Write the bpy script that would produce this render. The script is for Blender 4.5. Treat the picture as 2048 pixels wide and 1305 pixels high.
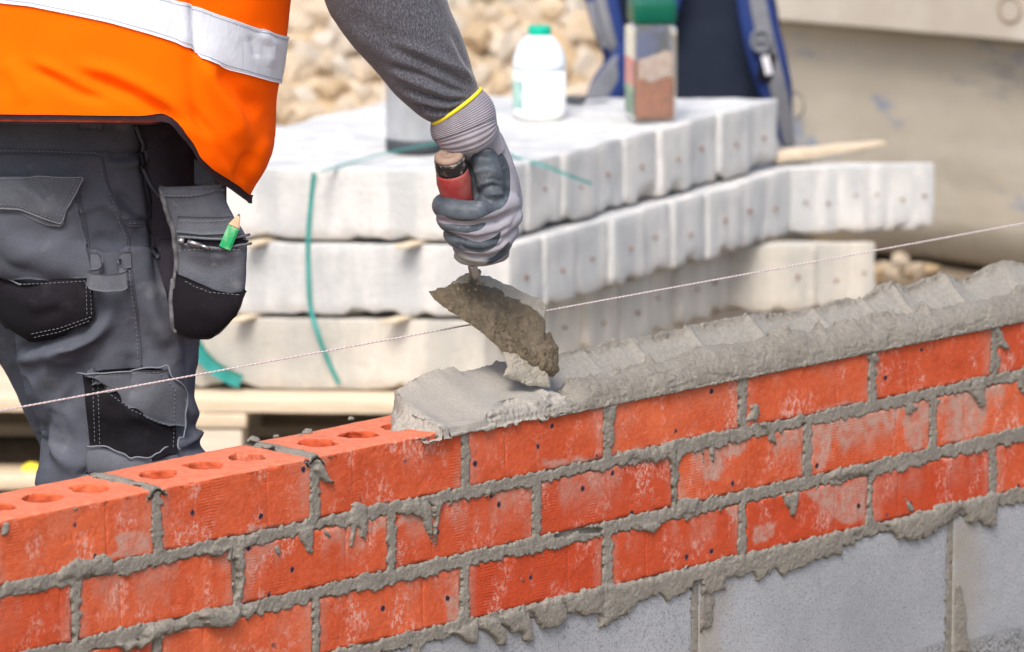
import bpy, math, random
import numpy as np
from mathutils import Vector, Matrix
from mathutils.bvhtree import BVHTree

for o in list(bpy.data.objects): bpy.data.objects.remove(o)
SC = bpy.context.scene
COL = SC.collection

# ------------------------------------------------------------------ camera
F = 11032.0                     # focal length in photo pixels (photo is 2048 wide)
PITCH = 0.184544
ZT = 0.62                       # height of the brick wall's top above the ground
CAMZ = ZT + 1.2157
cam_d = bpy.data.cameras.new('camera'); cam = bpy.data.objects.new('camera', cam_d); COL.objects.link(cam)
cam.location = (0, 0, CAMZ); cam.rotation_euler = (math.pi/2 - PITCH, 0, 0)
cam_d.sensor_width = 36.0; cam_d.lens = F/2048*36.0
cam_d.clip_start = 0.1; cam_d.clip_end = 500
cam_d.dof.use_dof = True; cam_d.dof.focus_distance = 6.0; cam_d.dof.aperture_fstop = 9.0
SC.camera = cam
# ------------------------------------------------------------------ sky, sun, exposure
SUN_EL, SUN_AZ = math.radians(52), math.radians(192)   # azimuth clockwise from +Y
w = bpy.data.worlds.new('World'); SC.world = w; w.use_nodes = True
nt = w.node_tree; bg = nt.nodes['Background']
sky = nt.nodes.new('ShaderNodeTexSky'); sky.sky_type = 'NISHITA'; sky.sun_disc = False
sky.sun_elevation = SUN_EL; sky.sun_rotation = SUN_AZ
sky.air_density = 1.0; sky.dust_density = 4.0; sky.ozone_density = 1.0
nt.links.new(sky.outputs[0], bg.inputs[0]); bg.inputs[1].default_value = 0.15
sd = bpy.data.lights.new('sun', 'SUN'); sun = bpy.data.objects.new('sun', sd); COL.objects.link(sun)
sd.energy = 1.75; sd.angle = math.radians(22); sd.color = (1.0, 0.95, 0.88)
dirv = Vector((math.sin(SUN_AZ)*math.cos(SUN_EL), math.cos(SUN_AZ)*math.cos(SUN_EL), math.sin(SUN_EL)))
sun.rotation_euler = dirv.to_track_quat('Z', 'Y').to_euler()
sun.location = (-3, -3, 8)
SC.view_settings.view_transform = 'Standard'; SC.view_settings.look = 'None'
SC.view_settings.exposure = 0.74; SC.view_settings.gamma = 1.0
SC.render.engine = 'CYCLES'

# ------------------------------------------------------------------ photo pixel <-> place
CP, SP = math.cos(PITCH), math.sin(PITCH)
def ray(px, py):
    px = np.asarray(px, float); py = np.asarray(py, float)
    a = (px-1024)/F; b = (652.5-py)/F
    return np.stack([a, CP + b*SP, -SP + b*CP], -1)          # depth along view axis = 1
CAMP = np.array([0, 0, CAMZ])
def atY(px, py, Y):
    d = ray(px, py); t = np.asarray(Y, float)/d[..., 1]
    return CAMP + d*t[..., None]
def atZ(px, py, z):
    d = ray(px, py); t = (np.asarray(z, float)-CAMZ)/d[..., 2]
    return CAMP + d*t[..., None]
def proj(P):
    P = np.asarray(P, float); X = P[..., 0]; Y = P[..., 1]; z = P[..., 2]-CAMZ
    d = Y*CP - z*SP; up = Y*SP + z*CP
    return 1024+F*X/d, 652.5-F*up/d
# the wall's own frame: s along the front face, t into the wall, z up from its top
WA = 0.789382; WO = np.array([-0.372007, 5.578314, ZT])
WS = np.array([math.cos(WA), math.sin(WA), 0]); WT = np.array([-math.sin(WA), math.cos(WA), 0]); WZ = np.array([0, 0, 1.0])
def wall(s, t, z):
    s, t, z = np.broadcast_arrays(np.asarray(s, float), np.asarray(t, float), np.asarray(z, float))
    return WO + s[..., None]*WS + t[..., None]*WT + z[..., None]*WZ
def on_wall(px, py, t=0.0):                    # point of the plane t -> (s, z)
    d = ray(px, py); k = ((WO + t*WT - CAMP)@WT)/(d@WT)
    P = CAMP + d*k[..., None] - WO
    return P@WS, P[..., 2]
def on_top(px, py, z=0.0):
    P = atZ(px, py, ZT+z) - WO
    return P@WS, P@WT

# ------------------------------------------------------------------ noise (vectorised)
def _h(ix, iy, iz, seed):
    h = (ix*73856093) ^ (iy*19349663) ^ (iz*83492791) ^ (seed*2654435761)
    h &= 0xffffffff; h = ((h >> 13) ^ h)*1274126177 & 0xffffffff; h = ((h >> 16) ^ h) & 0xffffffff
    return h/2147483647.5 - 1.0
def noise(P, scale=1.0, seed=0):
    P = np.asarray(P, float)*scale; i = np.floor(P).astype(np.int64); f = P-i; u = f*f*(3-2*f)
    r = 0
    for a in (0, 1):
        wx = u[..., 0] if a else 1-u[..., 0]
        for b in (0, 1):
            wy = u[..., 1] if b else 1-u[..., 1]
            for c in (0, 1):
                wz = u[..., 2] if c else 1-u[..., 2]
                r = r + wx*wy*wz*_h(i[..., 0]+a, i[..., 1]+b, i[..., 2]+c, seed)
    return r
def fbm(P, scale, oct=3, seed=0, gain=0.5):
    r = 0; a = 1.0; n = 0
    for k in range(oct):
        r = r + a*noise(P, scale*2.03**k, seed+k*17); n += a; a *= gain
    return r/n
def sstep(a, b, x):
    t = np.clip((x-a)/(b-a), 0, 1); return t*t*(3-2*t)
def poly_sdf(x, y, poly):                       # > 0 inside
    poly = np.asarray(poly, float); n = len(poly)
    d = np.full(x.shape, 1e9); ins = np.zeros(x.shape, bool)
    for i in range(n):
        ax, ay = poly[i]; bx, by = poly[(i+1) % n]
        ex, ey = bx-ax, by-ay; L = ex*ex+ey*ey+1e-12
        t = np.clip(((x-ax)*ex+(y-ay)*ey)/L, 0, 1)
        d = np.minimum(d, (x-ax-t*ex)**2+(y-ay-t*ey)**2)
        c = ((ay > y) != (by > y)) & (x < (bx-ax)*(y-ay)/(by-ay+1e-12)+ax)
        ins ^= c
    d = np.sqrt(d); return np.where(ins, d, -d)
def pl(x, pts):                                 # piecewise-linear
    p = np.asarray(pts, float); return np.interp(x, p[:, 0], p[:, 1])
def spl(ts, K):                                 # Catmull-Rom through rows of K at ts in 0..len-1
    K = np.asarray(K, float); n = len(K); ts = np.clip(ts, 0, n-1-1e-9)
    i = np.floor(ts).astype(int); f = (ts-i)[:, None]
    g = lambda j: K[np.clip(j, 0, n-1)]
    p0, p1, p2, p3 = g(i-1), g(i), g(i+1), g(i+2)
    return 0.5*((2*p1)+(-p0+p2)*f+(2*p0-5*p1+4*p2-p3)*f*f+(-p0+3*p1-3*p2+p3)*f**3)

# ------------------------------------------------------------------ scene objects
def tag(o, label=None, cat=None, group=None, kind=None):
    if label: o['label'] = label
    if cat: o['category'] = cat
    if group: o['group'] = group
    if kind: o['kind'] = kind
    return o
def empty(name, loc, label, cat, group=None):
    o = bpy.data.objects.new(name, None); COL.objects.link(o); o.location = Vector(loc); o.empty_display_size = 0.1
    return tag(o, label, cat, group)
def wloc(o):
    v = Vector((0, 0, 0))
    while o: v = v + o.location; o = o.parent
    return np.array(v)
def mkmesh(name, V, Fc, m, smooth=True):
    me = bpy.data.meshes.new(name); V = np.asarray(V, float)
    if isinstance(Fc, np.ndarray) and Fc.ndim == 2:
        n, k = Fc.shape; me.vertices.add(len(V)); me.vertices.foreach_set('co', V.astype(np.float32).ravel())
        me.loops.add(n*k); me.loops.foreach_set('vertex_index', Fc.astype(np.int32).ravel())
        me.polygons.add(n); me.polygons.foreach_set('loop_start', np.arange(0, n*k, k, dtype=np.int32))
        me.update(calc_edges=True); me.validate()
    else:
        me.from_pydata([tuple(v) for v in V], [], [tuple(int(q) for q in f) for f in Fc]); me.update()
    me.polygons.foreach_set('use_smooth', np.full(len(me.polygons), smooth))
    if m is not None: me.materials.append(m)
    return me
def obj(name, V, Fc, m, parent=None, origin=None, smooth=True, attr=None):
    """one mesh object; V in world coordinates"""
    V = np.asarray(V, float)
    if origin is None: origin = wloc(parent) if parent else np.array([V[:, 0].mean(), V[:, 1].mean(), V[:, 2].min()])
    origin = np.asarray(origin, float)
    me = mkmesh(name, V-origin, Fc, m, smooth)
    if attr is not None:
        for k, a in attr.items():
            at = me.attributes.new(k, 'FLOAT', 'POINT'); at.data.foreach_set('value', np.asarray(a, np.float32))
    o = bpy.data.objects.new(name, me); COL.objects.link(o)
    if parent: o.parent = parent; o.location = Vector(origin - wloc(parent))
    else: o.location = Vector(origin)
    return o
def gridf(n, m, wrap=False):                    # quads of an n x m vertex grid (wrap closes the m direction)
    a = np.arange(n-1)[:, None]; b = np.arange(m if wrap else m-1)[None, :]
    b2 = (b+1) % m
    q = np.stack(np.broadcast_arrays(a*m+b, a*m+b2, (a+1)*m+b2, (a+1)*m+b), -1)
    return q.reshape(-1, 4)
def gnormals(G, wrap=False):
    du = np.gradient(G, axis=0)
    dv = (np.roll(G, -1, 1)-np.roll(G, 1, 1)) if wrap else np.gradient(G, axis=1)
    n = np.cross(du, dv); return n/(np.linalg.norm(n, axis=-1, keepdims=True)+1e-12)
def merge(parts):
    V = []; Fc = []; k = 0
    for v, f in parts:
        V.append(np.asarray(v, float)); Fc += [tuple(int(a)+k for a in q) for q in f]; k += len(v)
    return np.concatenate(V), Fc
def rbox(lo, hi, r=0.003, res=0.02, nz=0.0, ns=30, seed=0, frame=None, shear=None):
    """box from lo to hi, edges rounded by r, faces subdivided at res and roughened by nz"""
    lo = np.array(lo, float); hi = np.array(hi, float); ax = []
    for k in range(3):
        n = max(1, int(round((hi[k]-lo[k]-2*r)/res)))
        inner = np.linspace(lo[k]+r, hi[k]-r, n+1)
        ax.append(np.concatenate([[lo[k], lo[k]+r*0.35], inner, [hi[k]-r*0.35, hi[k]]]))
    V = []; Fs = []; k0 = 0
    for k in range(3):
        u, v = [(1, 2), (2, 0), (0, 1)][k]
        for side in (0, 1):
            U, W = np.meshgrid(ax[u], ax[v], indexing='ij')
            P = np.zeros(U.shape+(3,)); P[..., u] = U; P[..., v] = W; P[..., k] = (lo, hi)[side][k]
            f = gridf(*U.shape)
            if not side: f = f[:, ::-1]
            V.append(P.reshape(-1, 3)); Fs.append(f+k0); k0 += U.size
    V = np.concatenate(V); Fs = np.concatenate(Fs)
    key = np.round(V*1e6).astype(np.int64); _, idx, inv = np.unique(key, axis=0, return_index=True, return_inverse=True)
    V = V[idx]; Fs = inv.reshape(-1)[Fs]
    C = np.clip(V, lo+r, hi-r); D = V-C; L = np.linalg.norm(D, axis=1, keepdims=True)
    N = D/np.maximum(L, 1e-9); V = np.where(L > 1e-9, C+N*r, V)
    if nz: V = V + N*(fbm(V+seed*3.1, ns, 3, seed)*nz)[:, None]
    return V, Fs
def box_obj(name, c, size, m, parent=None, rz=0, r=0.003, res=0.05, nz=0.0, ns=30, seed=0, R=None):
    h = np.array(size)/2; V, f = rbox(-h, h, r, res, nz, ns, seed)
    if R is None: R = np.array(Matrix.Rotation(rz, 3, 'Z'))
    return obj(name, V@np.asarray(R).T + np.asarray(c), f, m, parent)
def tube(path, rad, n=10, caps=True, closed=False):
    P = np.asarray(path, float); N = len(P); rad = np.broadcast_to(rad, (N,))
    T = np.gradient(P, axis=0); T /= np.linalg.norm(T, axis=1, keepdims=True)+1e-12
    u = np.cross(T[0], [0, 0, 1.0]);
    if np.linalg.norm(u) < 1e-3: u = np.cross(T[0], [1.0, 0, 0])
    us = []
    for i in range(N):
        u = u - T[i]*(u@T[i]); u = u/np.linalg.norm(u); us.append(u)
    us = np.array(us); vs = np.cross(T, us)
    a = np.linspace(0, 2*np.pi, n, endpoint=False)
    G = P[:, None]+rad[:, None, None]*(us[:, None]*np.cos(a)[None, :, None]+vs[:, None]*np.sin(a)[None, :, None])
    f = [tuple(q) for q in gridf(N, n, True)]
    if caps: f += [tuple(range(n))[::-1], tuple(range((N-1)*n, N*n))]
    return G.reshape(-1, 3), f
def lathe(prof, c, n=40, axis=None, sq=0.0, rot=0.0):
    """profile rows (radius, height); sq>0 squares the section"""
    pr = np.asarray(prof, float); a = np.linspace(0, 2*np.pi, n, endpoint=False)
    k = 1.0
    if sq: k = (np.abs(np.cos(a-rot))**sq+np.abs(np.sin(a-rot))**sq)**(-1/sq)
    x = pr[:, :1]*(np.cos(a)*k)[None]; y = pr[:, :1]*(np.sin(a)*k)[None]; z = np.repeat(pr[:, 1:2], n, 1)
    G = np.stack([x, y, z], -1)
    V = G.reshape(-1, 3)
    if axis is not None:
        R = np.array(Vector(axis).to_track_quat('Z', 'Y').to_matrix()); V = V@R.T
    f = [tuple(q) for q in gridf(len(pr), n, True)]+[tuple(range(n))[::-1], tuple(range((len(pr)-1)*n, len(pr)*n))]
    return V+np.asarray(c), f
def loft(secs, N=60, M=48, wrapdir=None, power=2.0):
    """secs: (xL,yL,xR,yR, Y, ratio[, Yaway]) in photo pixels at distance Y: each becomes an elliptical ring"""
    S = np.array([list(s) for s in secs], float)
    K = spl(np.linspace(0, len(S)-1, N), S)
    A = atY(K[:, 0], K[:, 1], K[:, 4]); B = atY(K[:, 2], K[:, 3], K[:, 4])
    C = (A+B)/2; H = (B-A)/2; hl = np.linalg.norm(H, axis=1, keepdims=True)
    T = np.gradient(C, axis=0); T -= H*((T*H).sum(1, keepdims=True)/hl**2); T /= np.linalg.norm(T, axis=1, keepdims=True)
    D = np.cross(T, H/hl); D *= np.sign(D[:, 1:2]+1e-9)                      # away from the camera
    D = D*hl*K[:, 5:6]
    a = np.linspace(0, 2*np.pi, M, endpoint=False); ca, sa = np.cos(a), np.sin(a)
    if power != 2.0:
        ca = np.sign(ca)*np.abs(ca)**(2/power); sa = np.sign(sa)*np.abs(sa)**(2/power)
    G = C[:, None]+H[:, None]*ca[None, :, None]+D[:, None]*sa[None, :, None]
    return G
def outward(G, N):
    c = G.mean(1, keepdims=True); s = np.sign(((G-c)*N).sum(-1).mean()); return N*s
def folds(P, N, fl, base=0.0):
    """real folds: ridges/valleys along strokes given as (points, width, height), pushed along the normal on the seen side"""
    px, py = proj(P); off = np.zeros(px.shape)
    side = (N*(P-CAMP)).sum(-1) < 0
    for pts, wd, h in fl:
        p = np.asarray(pts, float); d = np.full(px.shape, 1e9); tt = np.zeros(px.shape); n = len(p)-1
        for i in range(n):
            e = p[i+1]-p[i]; t = np.clip(((px-p[i][0])*e[0]+(py-p[i][1])*e[1])/(e@e), 0, 1)
            q = np.hypot(px-p[i][0]-t*e[0], py-p[i][1]-t*e[1]); m = q < d; d = np.where(m, q, d); tt = np.where(m, (i+t)/n, tt)
        off += h*np.exp(-(d/wd)**2)*np.clip(np.sin(np.pi*np.clip(tt, 0.03, 0.97))*1.6, 0.15, 1)
    return P+N*(np.where(side, off, 0)+base)[..., None]
def ring_obj(name, G, m, parent, caps=True, **k):
    n, mm = G.shape[:2]; f = [tuple(q) for q in gridf(n, mm, True)]
    if caps: f += [tuple(range(mm))[::-1], tuple(range((n-1)*mm, n*mm))]
    return obj(name, G.reshape(-1, 3), f, m, parent, **k)
def remesh(parts, voxel, smooth=3, name='tmp', fac=0.5):
    V, f = merge(parts); me = mkmesh(name, V, f, None); o = bpy.data.objects.new(name, me); COL.objects.link(o)
    r = o.modifiers.new('r', 'REMESH'); r.mode = 'VOXEL'; r.voxel_size = voxel
    if smooth: s = o.modifiers.new('s', 'SMOOTH'); s.iterations = smooth; s.factor = fac
    dg = bpy.context.evaluated_depsgraph_get(); dg.update(); e = o.evaluated_get(dg); m2 = bpy.data.meshes.new_from_object(e)
    co = np.zeros(len(m2.vertices)*3, np.float32); m2.vertices.foreach_get('co', co)
    no = np.zeros(len(m2.vertices)*3, np.float32); m2.vertices.foreach_get('normal', no)
    fs = [tuple(p.vertices) for p in m2.polygons]
    bpy.data.objects.remove(o); bpy.data.meshes.remove(me); bpy.data.meshes.remove(m2)
    return co.reshape(-1, 3).astype(float), fs, no.reshape(-1, 3).astype(float)
def boolean_cut(o, cutters):
    V, f = merge(cutters); me = mkmesh('cut', V-wloc(o), f, None); c = bpy.data.objects.new('cut', me); COL.objects.link(c); c.location = Vector(wloc(o))
    m = o.modifiers.new('b', 'BOOLEAN'); m.operation = 'DIFFERENCE'; m.object = c; m.solver = 'EXACT'
    dg = bpy.context.evaluated_depsgraph_get(); dg.update(); m2 = bpy.data.meshes.new_from_object(o.evaluated_get(dg))
    o.modifiers.clear(); o.data = m2; bpy.data.objects.remove(c)
def bvh_of(V, f): return BVHTree.FromPolygons([tuple(v) for v in V], [tuple(q) for q in f])
def drop(bvh, px, py, off=0.0):
    """points of a surface seen at those photo pixels (off = metres out along the normal)"""
    px = np.asarray(px, float); sh = px.shape; D = ray(px, py).reshape(-1, 3); out = np.zeros_like(D); nn = np.zeros_like(D); ok = np.zeros(len(D), bool)
    o = Vector(CAMP)
    for i, d in enumerate(D):
        h = bvh.ray_cast(o, Vector(d))
        if h[0] is not None:
            n = np.array(h[1]); n = n if n@d < 0 else -n
            out[i] = h[0]; nn[i] = n; ok[i] = True
    if not ok.all() and ok.any():
        gi = np.where(ok)[0]; yy = np.median(out[gi, 1])
        for i in np.where(~ok)[0]:
            d = D[i]; k = yy/d[1]; q = CAMP+d*k; h = bvh.find_nearest(Vector(q)); out[i] = h[0]; n = np.array(h[1]); nn[i] = n if n@d < 0 else -n
    return (out+nn*np.asarray(off).reshape(-1, 1)).reshape(sh+(3,)) if np.ndim(off) else (out+nn*off).reshape(sh+(3,))
def smooth_grid(A, it=2):
    for _ in range(it):
        B = A.copy(); B[1:-1, 1:-1] = (A[1:-1, 1:-1]*2+A[:-2, 1:-1]+A[2:, 1:-1]+A[1:-1, :-2]+A[1:-1, 2:])/6; A = B
    return A
def cloth_patch(name, bvh, top, bot, m, parent, off=0.003, th=0.002, nu=None, nv=None, bulge=0.0, fl=None, it=3):
    """a piece of cloth lying on a surface between two photo polylines of equal parameter"""
    top = np.asarray(top, float); bot = np.asarray(bot, float)
    L = np.hypot(*np.diff(top, axis=0).T).sum(); Hh = np.hypot(*(top-bot[:len(top)] if len(top) == len(bot) else top[:1]-bot[:1]).T).max()
    nu = nu or max(6, int(L/6)); nv = nv or max(5, int(Hh/6))
    def rs(p, n):
        d = np.concatenate([[0], np.cumsum(np.hypot(*np.diff(p, axis=0).T))]); t = np.linspace(0, d[-1], n)
        return np.stack([np.interp(t, d, p[:, 0]), np.interp(t, d, p[:, 1])], 1)
    A, B = rs(top, nu), rs(bot, nu); v = np.linspace(0, 1, nv)[None, :, None]
    X = A[:, None]*(1-v)+B[:, None]*v
    G = drop(bvh, X[..., 0], X[..., 1], 0.0); G = smooth_grid(G, it)
    N = gnormals(G); s = np.sign((N*(CAMP-G)).sum(-1)); N = N*s[..., None]
    u = np.linspace(0, 1, nu)[:, None]; vv = np.linspace(0, 1, nv)[None]
    b = off + bulge*np.sin(np.pi*u)**0.6*np.sin(np.pi*vv)**0.6
    G = G+N*b[..., None]
    if fl: G = folds(G, N, fl)
    return solid_grid(name, G, N, th, m, parent)
def solid_grid(name, G, N, th, m, parent, **k):
    n, mm = G.shape[:2]; B = G-N*th
    V = np.concatenate([G.reshape(-1, 3), B.reshape(-1, 3)]); f = gridf(n, mm); f2 = f[:, ::-1]+n*mm
    per = [(i, 0) for i in range(n)]+[(n-1, j) for j in range(1, mm)]+[(i, mm-1) for i in range(n-2, -1, -1)]+[(0, j) for j in range(mm-2, 0, -1)]
    idx = np.array([i*mm+j for i, j in per]); nx = np.roll(idx, -1)
    side = np.stack([nx, idx, idx+n*mm, nx+n*mm], 1)
    return obj(name, V, np.concatenate([f, f2, side]), m, parent, **k)
def seam(name, bvh, pts, m, parent, r=0.0009, off=0.001, step=5, extra=0, wob=0.0):
    p = np.asarray(pts, float); d = np.concatenate([[0], np.cumsum(np.hypot(*np.diff(p, axis=0).T))])
    t = np.linspace(0, d[-1], max(3, int(d[-1]/step))); x = np.interp(t, d, p[:, 0]); y = np.interp(t, d, p[:, 1])
    P = drop(bvh, x, y, off)
    Q = P.copy(); Q[1:-1] = (P[1:-1]*2+P[:-2]+P[2:])/4
    return tube(Q, r, 6)

# ------------------------------------------------------------------ materials
class MT:
    def __init__(s, name, rough=0.8, spec=0.3, metal=0.0):
        s.m = bpy.data.materials.new(name); s.m.use_nodes = True; s.t = s.m.node_tree; s.b = s.t.nodes['Principled BSDF']
        s.b.inputs['Roughness'].default_value = rough; s.b.inputs['Metallic'].default_value = metal
        s.b.inputs['Specular IOR Level'].default_value = spec; s.co = s.n('ShaderNodeTexCoord').outputs['Object']
        s.last = None
    def n(s, t, **k):
        x = s.t.nodes.new(t)
        for a, v in k.items(): setattr(x, a, v)
        return x
    def l(s, a, b): s.t.links.new(a, b)
    def mapv(s, scale=(1, 1, 1), rot=(0, 0, 0), rnd=False):
        mp = s.n('ShaderNodeMapping'); mp.inputs['Scale'].default_value = scale; mp.inputs['Rotation'].default_value = rot
        if rnd:
            oi = s.n('ShaderNodeObjectInfo'); c = s.n('ShaderNodeVectorMath', operation='SCALE'); s.l(s.co, c.inputs[0]); c.inputs['Scale'].default_value = 1.0
            ad = s.n('ShaderNodeVectorMath', operation='ADD'); mu = s.n('ShaderNodeMath', operation='MULTIPLY'); mu.inputs[1].default_value = 37.0
            s.l(oi.outputs['Random'], mu.inputs[0]); s.l(c.outputs[0], ad.inputs[0]); s.l(mu.outputs[0], ad.inputs[1]); s.l(ad.outputs[0], mp.inputs[0])
        else: s.l(s.co, mp.inputs[0])
        return mp.outputs[0]
    def noise(s, scale, detail=4, rough=0.55, vec=None, dist=0.0):
        x = s.n('ShaderNodeTexNoise'); x.inputs['Scale'].default_value = scale; x.inputs['Detail'].default_value = detail
        x.inputs['Roughness'].default_value = rough; x.inputs['Distortion'].default_value = dist; s.l(vec or s.co, x.inputs['Vector']); return x.outputs['Fac']
    def voro(s, scale, vec=None, feature='F1'):
        x = s.n('ShaderNodeTexVoronoi', feature=feature); x.inputs['Scale'].default_value = scale; s.l(vec or s.co, x.inputs['Vector']); return x
    def ramp(s, f, pts, mode='LINEAR'):
        r = s.n('ShaderNodeValToRGB'); r.color_ramp.interpolation = mode; e = r.color_ramp.elements
        while len(e) < len(pts): e.new(0.5)
        for q, (p, c) in zip(e, pts):
            q.position = p; c = c if hasattr(c, '__len__') else (c, c, c); q.color = (*c[:3], 1)
        s.l(f, r.inputs[0]); return r.outputs[0]
    def math(s, op, a, b=None, clamp=False):
        x = s.n('ShaderNodeMath', operation=op); x.use_clamp = clamp
        for i, v in enumerate((a, b)):
            if v is None: continue
            if isinstance(v, (int, float)): x.inputs[i].default_value = v
            else: s.l(v, x.inputs[i])
        return x.outputs[0]
    def mix(s, f, a, b, mode='MIX'):
        x = s.n('ShaderNodeMix', data_type='RGBA', blend_type=mode)
        for i, v in ((0, f), (6, a), (7, b)):
            if isinstance(v, (int, float)): x.inputs[i].default_value = v
            elif isinstance(v, tuple): x.inputs[i].default_value = (*v, 1)
            else: s.l(v, x.inputs[i])
        return x.outputs[2]
    def color(s, c):
        if isinstance(c, tuple): s.b.inputs['Base Color'].default_value = (*c, 1)
        else: s.l(c, s.b.inputs['Base Color'])
        return s
    def attr(s, name): return s.n('ShaderNodeAttribute', attribute_name=name).outputs['Fac']
    def bump(s, f, dist=0.001, strength=1.0):
        b = s.n('ShaderNodeBump'); b.inputs['Distance'].default_value = dist; b.inputs['Strength'].default_value = strength
        s.l(f, b.inputs['Height'])
        if s.last: s.l(s.last, b.inputs['Normal'])
        s.last = b.outputs[0]; s.l(s.last, s.b.inputs['Normal']); return s
def simple(name, c, c2=None, scale=20, rough=0.7, spec=0.3, metal=0.0, bscale=None, bd=0.0005, detail=5, lo=0.35, hi=0.65):
    m = MT(name, rough, spec, metal)
    if c2: m.color(m.mix(m.ramp(m.noise(scale, detail), [(lo, 0.0), (hi, 1.0)]), c, c2))
    else: m.color(c)
    if bscale: m.bump(m.noise(bscale, 4), bd)
    return m.m
# ------------------------------------------------------------------ the materials
def m_brick():
    m = MT('fired_clay', 0.75, 0.25); v = m.mapv(rnd=True); oi = m.n('ShaderNodeObjectInfo').outputs['Random']
    base = m.mix(m.ramp(m.noise(14, 5, 0.6, v), [(0.3, 0.0), (0.7, 1.0)]), (0.46, 0.068, 0.020), (0.60, 0.122, 0.046))
    base = m.mix(m.ramp(m.noise(150, 5, 0.7, v), [(0.45, 0.0), (0.75, 0.5)]), base, (0.68, 0.20, 0.10)); base = m.mix(m.math('MULTIPLY', oi, 0.85), base, (0.42, 0.045, 0.012))
    # dark scuffs
    base = m.mix(m.ramp(m.noise(55, 6, 0.7, v), [(0.55, 0.0), (0.8, 0.55)]), base, (0.33, 0.045, 0.012))
    # pale lime bloom in upright streaks
    vs = m.mapv(scale=(1, 1, 0.75), rnd=True)
    a = m.ramp(m.noise(26, 4, 0.6, vs), [(0.52, 0.0), (0.66, 1.0)]); b = m.ramp(m.noise(210, 4, 0.75, vs), [(0.48, 0.0), (0.56, 1.0)])
    bl = m.math('MULTIPLY', a, b); front = m.attr('front'); bl = m.math('MULTIPLY', bl, front)
    base = m.mix(m.math('MULTIPLY', bl, 0.62), base, (0.66, 0.42, 0.36))
    # cement film left by wet mortar
    sm = m.attr('smear'); f = m.math('MULTIPLY', sm, m.ramp(m.noise(90, 5, 0.65, vs), [(0.3, 0.15), (0.6, 1.0)]))
    base = m.mix(m.math('MULTIPLY', f, 0.9), base, (0.40, 0.27, 0.22))
    # manganese pits
    vo = m.voro(33, m.mapv(rnd=True)); pit = m.math('LESS_THAN', vo.outputs['Distance'], 0.085)
    sp = m.n('ShaderNodeSeparateColor'); m.l(vo.outputs['Color'], sp.inputs[0]); pick = m.math('GREATER_THAN', sp.outputs[0], 0.35)
    wob = m.math('ADD', vo.outputs['Distance'], m.math('MULTIPLY', m.noise(300, 2, 0.5, v), 0.10))
    pit = m.math('LESS_THAN', wob, 0.17); pit = m.math('MULTIPLY', pit, pick); pit = m.math('MULTIPLY', pit, front)
    core = m.math('MULTIPLY', m.math('LESS_THAN', wob, 0.140), pit)
    base = m.mix(pit, base, (0.20, 0.07, 0.07)); base = m.mix(core, base, (0.02, 0.015, 0.03))
    tp = m.attr('top'); base = m.mix(m.math('MULTIPLY', tp, m.ramp(m.noise(75, 5, 0.7, v), [(0.25, 0.35), (0.65, 0.95)])), base, (0.60, 0.20, 0.115))
    m.color(base)
    # drag texture: fine level combing in patches
    wv = m.n('ShaderNodeTexWave', wave_type='BANDS', bands_direction='Z'); wv.inputs['Scale'].default_value = 95; wv.inputs['Distortion'].default_value = 2.5
    wv.inputs['Detail'].default_value = 2; wv.inputs['Detail Scale'].default_value = 0.8; m.l(m.mapv(scale=(1, 1, 1), rnd=True), wv.inputs['Vector'])
    vx = m.mapv(scale=(1, 1, 0.3), rnd=True)
    mask = m.ramp(m.noise(22, 1, 0.4, vx), [(0.56, 0.0), (0.66, 1.0)])
    mask = m.math('MULTIPLY', mask, m.ramp(m.noise(90, 3, 0.6, vx), [(0.35, 0.1), (0.6, 1.0)]))
    m.bump(m.math('MULTIPLY', m.math('MULTIPLY', wv.outputs['Fac'], mask), front), 0.0006, 0.55)
    m.bump(m.noise(230, 6, 0.72, v), 0.0017, 0.85); m.bump(m.noise(70, 3, 0.5, v), 0.0016, 0.5)
    m.bump(m.math('MULTIPLY', pit, -1.0), 0.002, 0.8)
    return m.m
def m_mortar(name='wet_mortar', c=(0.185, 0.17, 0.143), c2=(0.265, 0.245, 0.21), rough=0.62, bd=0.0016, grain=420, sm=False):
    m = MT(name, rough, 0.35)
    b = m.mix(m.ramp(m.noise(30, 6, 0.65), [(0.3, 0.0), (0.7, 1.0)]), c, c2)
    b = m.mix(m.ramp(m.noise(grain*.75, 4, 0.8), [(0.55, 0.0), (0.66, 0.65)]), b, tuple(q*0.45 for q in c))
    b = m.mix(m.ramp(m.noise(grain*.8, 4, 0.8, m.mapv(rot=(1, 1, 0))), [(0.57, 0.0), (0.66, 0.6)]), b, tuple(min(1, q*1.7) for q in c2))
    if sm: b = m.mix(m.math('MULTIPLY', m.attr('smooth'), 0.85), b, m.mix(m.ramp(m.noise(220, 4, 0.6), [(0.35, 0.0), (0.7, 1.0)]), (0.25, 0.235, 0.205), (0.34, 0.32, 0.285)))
    m.color(b); m.bump(m.noise(grain*1.5, 4, 0.75), bd, 0.9); m.bump(m.noise(grain*0.55, 4, 0.7), bd*1.1, 0.7); return m.m
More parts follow.
